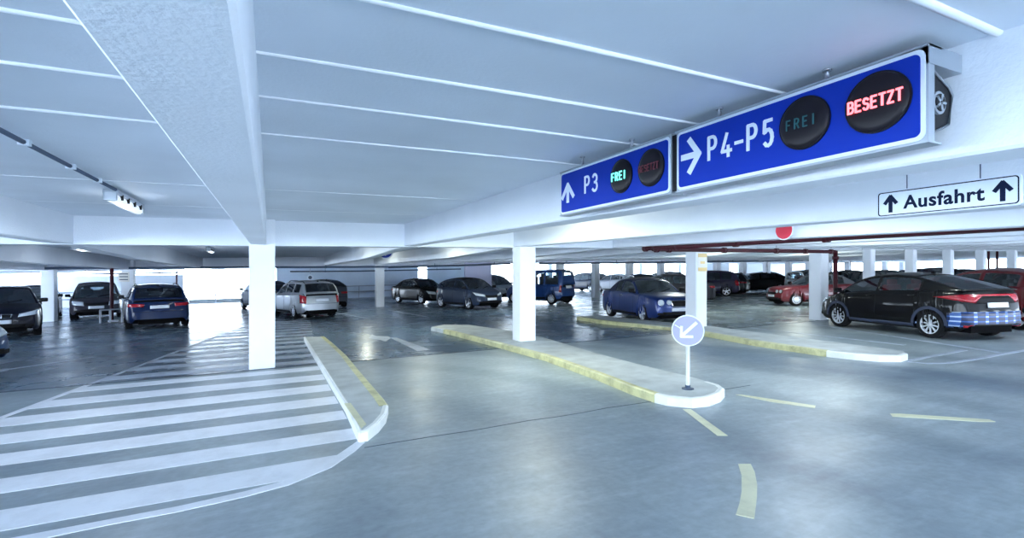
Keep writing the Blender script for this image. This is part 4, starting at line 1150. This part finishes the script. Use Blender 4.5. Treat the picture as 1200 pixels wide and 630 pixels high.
    if rear == 'wide':
        pair('tail_lamp', 152, [(-hw*.16, .53*h), (hw*.44, .515*h), (hw*.46, .585*h), (-hw*.20, .60*h)], tlm)
    elif rear == 'arrow':
        pair('tail_lamp', 128, [(-hw*.62, .66*h), (hw*.18, .575*h), (hw*.30, .675*h), (-hw*.05, .70*h)], tlm, nu_=14)
        decal('tail_strip', 180, [(-hw*.80, .675*h), (hw*.80, .675*h), (hw*.78, .70*h), (-hw*.78, .70*h)], tlm, nu_=16)
        decal('tailgate_glass', 180, [(-hw*.60, .565*h), (hw*.60, .565*h), (hw*.68, .655*h), (-hw*.68, .655*h)], M['trim'])
    elif rear == 'tall':
        pair('tail_lamp', 150, [(-hw*.10, .43*h), (hw*.20, .42*h), (hw*.20, .62*h), (-hw*.14, .66*h)], tlm)
    elif rear == 'pillar':
        pair('tail_lamp', 140, [(-hw*.06, .36*h), (hw*.10, .36*h), (hw*.16, .66*h), (hw*.04, .66*h)], tlm, cabin=True)
    if detail >= 1:
        zp = .47 if rear != 'arrow' else .50
        decal('rear_plate', 180, [(-.26, zp*h), (.26, zp*h), (.26, (zp + .075)*h), (-.26, (zp + .075)*h)], M['plate'], offn=.012, th=.014)
        if not plaid: decal('bumper_seam', 180, [(-hw*.9, .405*h), (hw*.9, .405*h), (hw*.9, .413*h), (-hw*.9, .413*h)], M['trim'], nu_=14, nv=1, th=.004)
        decal('lower_bumper', 180, [(-hw*.7, .165*h), (hw*.7, .165*h), (hw*.7, .20*h), (-hw*.7, .20*h)], M['trim'], nu_=14)
    for sg in (1, -1):                                    # sides
        az = 90 * sg
        def sx_(s): return -(off - s) * sg               # u coordinate for a station s
        if detail >= 1:
            w0, w1 = wins[0][0] + .0, wins[0][1] + .03 * 1
            dl = [(wins[0][0] - .02, 1)] + [(wins[0][1] + .04, 1)] + ([(wins[1][1] + .03, 1)] if kind not in ('cabrio', 'coupe') else [])
            for s_, _ in dl:
                zb_ = .22 * h; zt2_ = top(s_) - .02
                decal('door_seam', az, [(sx_(s_) - .005, zb_), (sx_(s_) + .005, zb_), (sx_(s_) + .005, zt2_), (sx_(s_) - .005, zt2_)], M['trim'], nu_=1, nv=8, offn=.001, th=.003)
            hs = [wins[0][1] - .12] + ([wins[1][1] - .12] if kind not in ('cabrio', 'coupe') else [])
            for s_ in hs:
                zz = top(s_) - .12
                decal('door_handle', az, [(sx_(s_) - .09, zz), (sx_(s_) + .09, zz), (sx_(s_) + .09, zz + .025), (sx_(s_) - .09, zz + .025)], pm if not chrome_win else M['chrome'], nu_=3, nv=1, offn=.012, th=.022)
            decal('sill_trim', az, [(sx_(fo + R + .03), .165*h), (sx_(fo + wb - R - .03), .165*h), (sx_(fo + wb - R - .03), .215*h), (sx_(fo + R + .03), .215*h)], M['clad'] if clad else M['trim'], nu_=12, nv=1, offn=.0, th=.012)
        # wing mirror
        sm = wins[0][0] - .02; w_ = plan(sm) * .93; zm = top(sm) + .055
        bm = bmesh.new(); x_ = off - sm
        rbox(bm, x_ - .02, x_ + .10, w_ + .02, w_ + .20, zm - .03, zm + .095, .035, 3); rbox(bm, x_ + .0, x_ + .06, w_ - .08, w_ + .06, zm - .05, zm + .0, .012, 1)
        if sg < 0:
            for v in bm.verts: v.co.y *= -1
            bmesh.ops.reverse_faces(bm, faces=bm.faces)
        mo = link('wing_mirror', bm, M['trim'] if max(col) < .2 else pm, root, smooth=True)
        bm = bmesh.new(); box(bm, x_ - .024, x_ - .019, min(sg*(w_ + .045), sg*(w_ + .18)), max(sg*(w_ + .045), sg*(w_ + .18)), zm - .01, zm + .075); link('mirror_glass', bm, M['lens'], mo)
        if clad:
            for c in wheels:
                bm = bmesh.new(); prev = None
                for k2 in range(17):
                    a = pi * k2 / 16; y0 = plan(c + 0) * 1.0
                    pts = []
                    for rr_, yo in ((R - .012, .0), (R - .012, .016), (R + .055, .012), (R + .055, -.01)):
                        X_ = c - rr_ * cos(a); pts.append((off - X_, sg * (plan(X_) * .995 + yo), zc + rr_ * sin(a)))
                    ring = [bm.verts.new(p) for p in pts]
                    if prev:
                        for q2 in range(4): bm.faces.new((prev[q2], prev[(q2+1) % 4], ring[(q2+1) % 4], ring[q2]))
                    else: bm.faces.new(ring[::-1])
                    prev = ring
                bm.faces.new(prev); bmesh.ops.recalc_face_normals(bm, faces=bm.faces); link('arch_trim', bm, M['clad'], root, smooth=True)
        for c in wheels:
            me1, me2 = wheel_meshes(rw, rims)
            wo = bpy.data.objects.new('wheel', me1); C.objects.link(wo); wo.parent = root
            ro = bpy.data.objects.new('rim', me2); C.objects.link(ro); ro.parent = wo
            wo.location = (off - c, sg * (plan(c) * 1.0 - .012), rw); wo.rotation_euler = (0, .3 * c, pi if sg > 0 else 0)
        if rails:
            bm = bmesh.new(); pts = []
            for k2 in range(9):
                s_ = lerp(K['B'] * L + .12, K['Cc'] * L - .05, k2 / 8); sc_ = sect(s_); y_, z_ = sc_[nu][0] - .02, sc_[nu][1]
                pts.append((off - s_, sg * y_, z_ + (.045 if 0 < k2 < 8 else .0)))
            tube(bm, pts, .014, 8); link('roof_rail', bm, M['trim'], root)
    # ---- inside
    sB = K['B'] * L
    if detail >= 1:
        zf = .60 * H
        for sg in (1, -1):
            bm = bmesh.new(); x1_ = off - sB - .42
            rbox(bm, x1_ - .16, x1_ - .02, sg*.36 - .23, sg*.36 + .23, zf - .06, .83 * H, .05, 2)
            rbox(bm, x1_ - .15, x1_ - .05, sg*.36 - .12, sg*.36 + .12, .83 * H, .925 * H, .035, 2); link('seat', bm, M[seats], root, smooth=True)
        xr = off - min(sB + 1.28, s1 - .55)
        bm = bmesh.new(); rbox(bm, xr - .15, xr, -.58, .58, zf - .06, .79 * H, .05, 2)
        for yy_ in (-.35, .35): rbox(bm, xr - .14, xr - .04, yy_ - .12, yy_ + .12, .78 * H, .86 * H, .03, 2)
        link('rear_bench', bm, M[seats], root, smooth=True)
        bm = bmesh.new(); xd = off - s0 - .35; rbox(bm, xd - .30, xd + .1, -.62, .62, zf, top(s0) + .06, .05, 2); link('dashboard', bm, M['inside'], root, smooth=True)
        # wipers and antenna
        bm = bmesh.new()
        for y0_ in (-.45, .05):
            tube(bm, [(off - s0 + .07, y0_, top(s0) + .05), (off - s0 - .10, y0_ + .42, roof(s0 + .12) + .05)], .008, 6)
        link('wiper', bm, M['trim'], root)
        if kind not in ('cabrio',):
            bm = bmesh.new(); xa = off - (K['Cc'] - .03) * L; za = roof((K['Cc'] - .03) * L) + .055
            rbox(bm, xa - .06, xa + .05, -.02, .02, za - .02, za + .045, .012, 1); link('antenna', bm, M['trim'], root)
    root['L'] = L
    root['_w'] = 0
    del root['_w']; del root['L']
    root.rotation_mode = 'QUATERNION'
    return root, dict(L=L, W=Wd, wb=wb, fo=fo, hw=hw, pl=plan)

def put(car, ref, px, py, phi=None, px2=None, shift=(0, 0)):
    """set the tread of wheel ref (fl fr rl rr) on the deck where it shows at (px,py); the heading phi (degrees from +Y towards +X)
    is given, or found so that the other wheel of that side shows at px2"""
    root, d = car; X, Y = G(px, py); sy = 1 if ref[1] == 'l' else -1; sx = 1 if ref[0] == 'f' else -1
    if phi is None or px2 is not None:
        cand = []; base = phi if phi is not None else 0
        for i in range(-600, 601):
            ph = base + i * .1
            a = radians(ph); fx, fy = sin(a), cos(a)
            X2, Y2 = X - sx * d['wb'] * fx, Y - sx * d['wb'] * fy
            e = abs(PX(X2, Y2) - px2)
            cand.append((e, abs(i), ph))
        emin = min(q_[0] for q_ in cand); phi = min((q_ for q_ in cand if q_[0] < emin + .15), key=lambda q_: q_[1])[2]
    a = radians(phi); f = Vector((sin(a), cos(a), 0)); l = Vector((-cos(a), sin(a), 0))
    c = Vector((X, Y, 0)) - f * (sx * d['wb'] / 2) - l * (sy * (d['hw'] - .05))
    place(car, c.x + shift[0], c.y + shift[1], phi)
def place(car, X, Y, phi):
    root, d = car
    q = Matrix.Rotation(radians(90 - phi), 3, 'Z').to_quaternion()
    root.location = (X, Y, FZ(X, Y)); root.rotation_quaternion = FLQ @ q
def far(car, px, t, phi):
    X, Y = W(px, t); place(car, X, Y, phi)

NAVY = (.008, .02, .075); BLACK = (.006, .006, .010); DGREY = (.03, .038, .055); SILV = (.42, .45, .50); RED = (.17, .006, .014); BLUE = (.012, .05, .26); PURP = (.035, .03, .07)
c = build_car('fastback', 4.28, 1.72, 1.44, 2.60, .87, .315, (.003, .003, .004), 'black hatchback with checked film on its rear bumper, right of the columns', rims='ten', clad=True, rear='arrow', plaid=True, seats='redseat', pillar=False)
put(c, 'rl', 1090, 395.8, 24, px2=983)
c = build_car('coupe', 4.20, 1.74, 1.50, 2.55, .85, .31, RED, 'red hatchback at the right edge behind the black hatchback', rims='five', metal=.1, rear='tall')
put(c, 'rl', 1192, 386.5, 24)
c = build_car('cabrio', 4.32, 1.65, 1.36, 2.57, .72, .30, (.15, .010, .018), 'red convertible with grey soft top behind the thin column and red pipe', rims='cap', metal=.05, roofmat=M['fabricg'], lights='quad', rear='tall')
put(c, 'fl', 933.5, 358.5, -64)
c = build_car('cabrio', 4.57, 1.72, 1.38, 2.69, .86, .315, (.005, .028, .17), 'blue convertible with dark blue soft top and round headlamps beside the right island', rims='five', metal=.35, roofmat=M['fabric'], lights='twin', rear='wide', chrome_win=True)
put(c, 'fr', 753, 378, 190, px2=714.5)
c = build_car('van', 4.0, 1.66, 1.80, 2.60, .75, .31, (.006, .045, .19), 'tall blue van seen from behind, right of the middle column', rims='cap', rear='pillar', lights='tall', cat='van', name='van', metal=.1)
put(c, 'rl', 646, 356.5, -24)
c = build_car('hatch', 3.95, 1.71, 1.46, 2.46, .80, .31, (.03, .045, .085), 'dark grey blue hatchback with black roof left of the middle column', rims='five', roofmat=M['trim'], lights='wide')
put(c, 'fr', 549, 362.5, 168, px2=516.5)
c = build_car('sedan', 4.57, 1.77, 1.44, 2.58, .92, .31, BLACK, 'black saloon facing right beside the far thin column', rims='seven', lights='tall')
put(c, 'fr', 493.5, 356, 160, px2=466.5)
c = build_car('mpv', 4.2, 1.75, 1.62, 2.68, .80, .31, (.26, .30, .36), 'silver people carrier behind the dark grey blue hatchback', rims='seven', lights='tall')
put(c, 'fr', 578, 351.5, 162)
c = build_car('wagon', 4.23, 1.68, 1.46, 2.46, .82, .30, SILV, 'silver estate car with roof rails seen from behind, right of the front column', rims='cap', rails=True, rear='tall', metal=.6, glass='glassd')
put(c, 'rl', 344.5, 373.2, 0, px2=322)
c = build_car('fastback', 4.4, 1.76, 1.48, 2.6, .9, .31, (.05, .06, .085), 'dark grey hatchback half hidden behind the silver estate', rims='seven', rear='wide', glass='glassd', metal=.5)
put(c, 'rr', 404.5, 359.5, -8)
c = build_car('hatch', 4.0, 1.75, 1.48, 2.5, .8, .31, (.015, .035, .10), 'dark blue car mostly hidden behind the front left column', rims='seven', glass='glassd')
far(c, 311, 27.2, -16)
c = build_car('wagon', 4.70, 1.83, 1.44, 2.81, .85, .32, (.006, .020, .08), 'dark blue estate car seen from behind near the left column', rims='five', rails=True, rear='wide', glass='glassd', metal=.4)
put(c, 'rr', 219.5, 380.5, -13)
c = build_car('mpv', 4.3, 1.83, 1.55, 2.65, .88, .31, (.035, .035, .05), 'dark people carrier facing forward behind the red pipe on the left', rims='seven', lights='tall', metal=.4)
put(c, 'fr', 83, 374.2, 167)
c = build_car('hatch', 3.9, 1.68, 1.45, 2.45, .78, .30, BLACK, 'small black car peeping out right of the left thin column', rims='seven')
put(c, 'fl', 67, 374, 167)
c = build_car('sedan', 4.90, 1.86, 1.46, 2.97, .84, .33, (.008, .010, .022), 'black saloon with twin oval grille facing forward at the left edge', rims='seven', quad=True, metal=.4)
put(c, 'fl', 48, 391.5, 162)
c = build_car('hatch', 3.9, 1.68, 1.46, 2.45, .78, .30, (.02, .06, .16), 'dark blue car cut off by the left edge of the picture', rims='seven', rear='wide')
place(c, -6.37, 12.72, 116)
# ---- far rows on the right
far(build_car('mpv', 4.3, 1.8, 1.65, 2.6, .85, .32, (.015, .025, .06), 'far dark people carrier with red tail lamps left of the thin bright columns', rear='tall', glass='glassd'), 687, 46, -12)
far(build_car('hatch', 4.0, 1.7, 1.50, 2.5, .8, .31, (.45, .46, .5), 'far pale hatchback in the bright bay between two thin columns', rear='tall'), 722, 42, -10)
far(build_car('hatch', 4.2, 1.75, 1.48, 2.6, .8, .31, (.02, .04, .10), 'far dark blue hatchback behind the soft top of the blue convertible', glass='glassd'), 752, 32, 200)
far(build_car('sedan', 4.5, 1.78, 1.44, 2.7, .8, .31, (.36, .38, .42), 'far silver saloon behind the bonnet of the blue convertible'), 772, 50, 205)
far(build_car('sedan', 4.7, 1.82, 1.46, 2.75, .85, .32, (.035, .035, .045), 'dark grey saloon between the blue convertible and the notice column', rims='seven'), 779, 26, -66)
far(build_car('mpv', 4.4, 1.8, 1.62, 2.65, .85, .32, (.02, .022, .035), 'far dark people carrier above the dark grey saloon', glass='glassd'), 786, 40, 195)
c = build_car('mpv', 4.3, 1.80, 1.62, 2.6, .85, .33, PURP, 'dark purple compact off-roader right of the notice column', rims='five', rear='tall', glass='glassd', metal=.5)
put(c, 'rr', 849, 345.8, -45)
c = build_car('wagon', 4.6, 1.8, 1.47, 2.75, .85, .33, (.008, .010, .018), 'black estate car with red tail lamps in the far right row', rims='five', rear='wide', glass='glassd')
put(c, 'rl', 857, 344.8, -28)
c = build_car('fastback', 4.5, 1.78, 1.42, 2.65, .9, .32, BLACK, 'sleek black coupe facing left behind the red convertible', rims='seven', glass='glassd')
put(c, 'rl', 914, 342.3, -64)
far(build_car('sedan', 4.7, 1.8, 1.46, 2.75, .85, .32, (.015, .02, .035), 'far dark saloon roof showing above the sleek black coupe', glass='glassd'), 893, 46, -60)
c = build_car('mpv', 4.2, 1.78, 1.56, 2.6, .85, .31, (.20, .24, .25), 'grey green people carrier above the bonnet of the red convertible', rims='seven')
far(c, 948, 31.5, 215)
far(build_car('hatch', 4.1, 1.75, 1.50, 2.6, .85, .31, (.014, .02, .02), 'dark green hatchback above the soft top of the red convertible', glass='glassd'), 997, 33, 205)
far(build_car('wagon', 4.5, 1.78, 1.48, 2.7, .85, .31, (.02, .035, .05), 'dark teal estate car seen over the roof of the black hatchback', glass='glass'), 1040, 26, 208)
far(build_car('hatch', 4.1, 1.75, 1.52, 2.6, .85, .31, (.03, .045, .07), 'dark blue grey hatchback between the slim right-hand columns', glass='glassd'), 1082, 28, 200)
far(build_car('mpv', 4.3, 1.8, 1.6, 2.65, .85, .31, (.012, .014, .02), 'far black people carrier between the slim right-hand columns', glass='glassd'), 1104, 41, 200)
far(build_car('sedan', 4.6, 1.8, 1.46, 2.7, .85, .31, (.015, .02, .03), 'dark saloon above the roof of the red hatchback', glass='glassd'), 1135, 30, 205)
far(build_car('hatch', 4.1, 1.75, 1.5, 2.6, .85, .31, (.02, .02, .03), 'dark hatchback behind the paired red pipes', glass='glassd'), 1184, 33, 200)

# ------------------------------------------------------------------ daylight, camera, view
w = bpy.data.worlds.new('daylight'); bpy.context.scene.world = w; w.use_nodes = True
n = w.node_tree.nodes; l = w.node_tree.links; bg = n['Background']
bg.inputs['Color'].default_value = (.70, .84, 1.0, 1); bg.inputs['Strength'].default_value = 7.2
cam = bpy.data.cameras.new('camera'); co = bpy.data.objects.new('camera', cam); C.objects.link(co)
co.location = (0, 0, 1.6); co.rotation_euler = (radians(90), 0, -atan2(SS, CC))
cam.sensor_width = 36; cam.lens = F / 1200 * 36; cam.shift_y = 7 / 1200; cam.clip_start = .05; cam.clip_end = 500
sc = bpy.context.scene; sc.camera = co
sc.view_settings.view_transform = 'Standard'; sc.view_settings.look = 'None'; sc.view_settings.exposure = 1.1; sc.view_settings.gamma = 1
sc.view_settings.use_curve_mapping = False
sc.cycles.use_denoising = True
try: sc.cycles.denoiser = 'OPENIMAGEDENOISE'
except Exception: pass
sc.cycles.max_bounces = 10; sc.cycles.diffuse_bounces = 6; sc.cycles.transparent_max_bounces = 16
sc.cycles.sample_clamp_indirect = 8
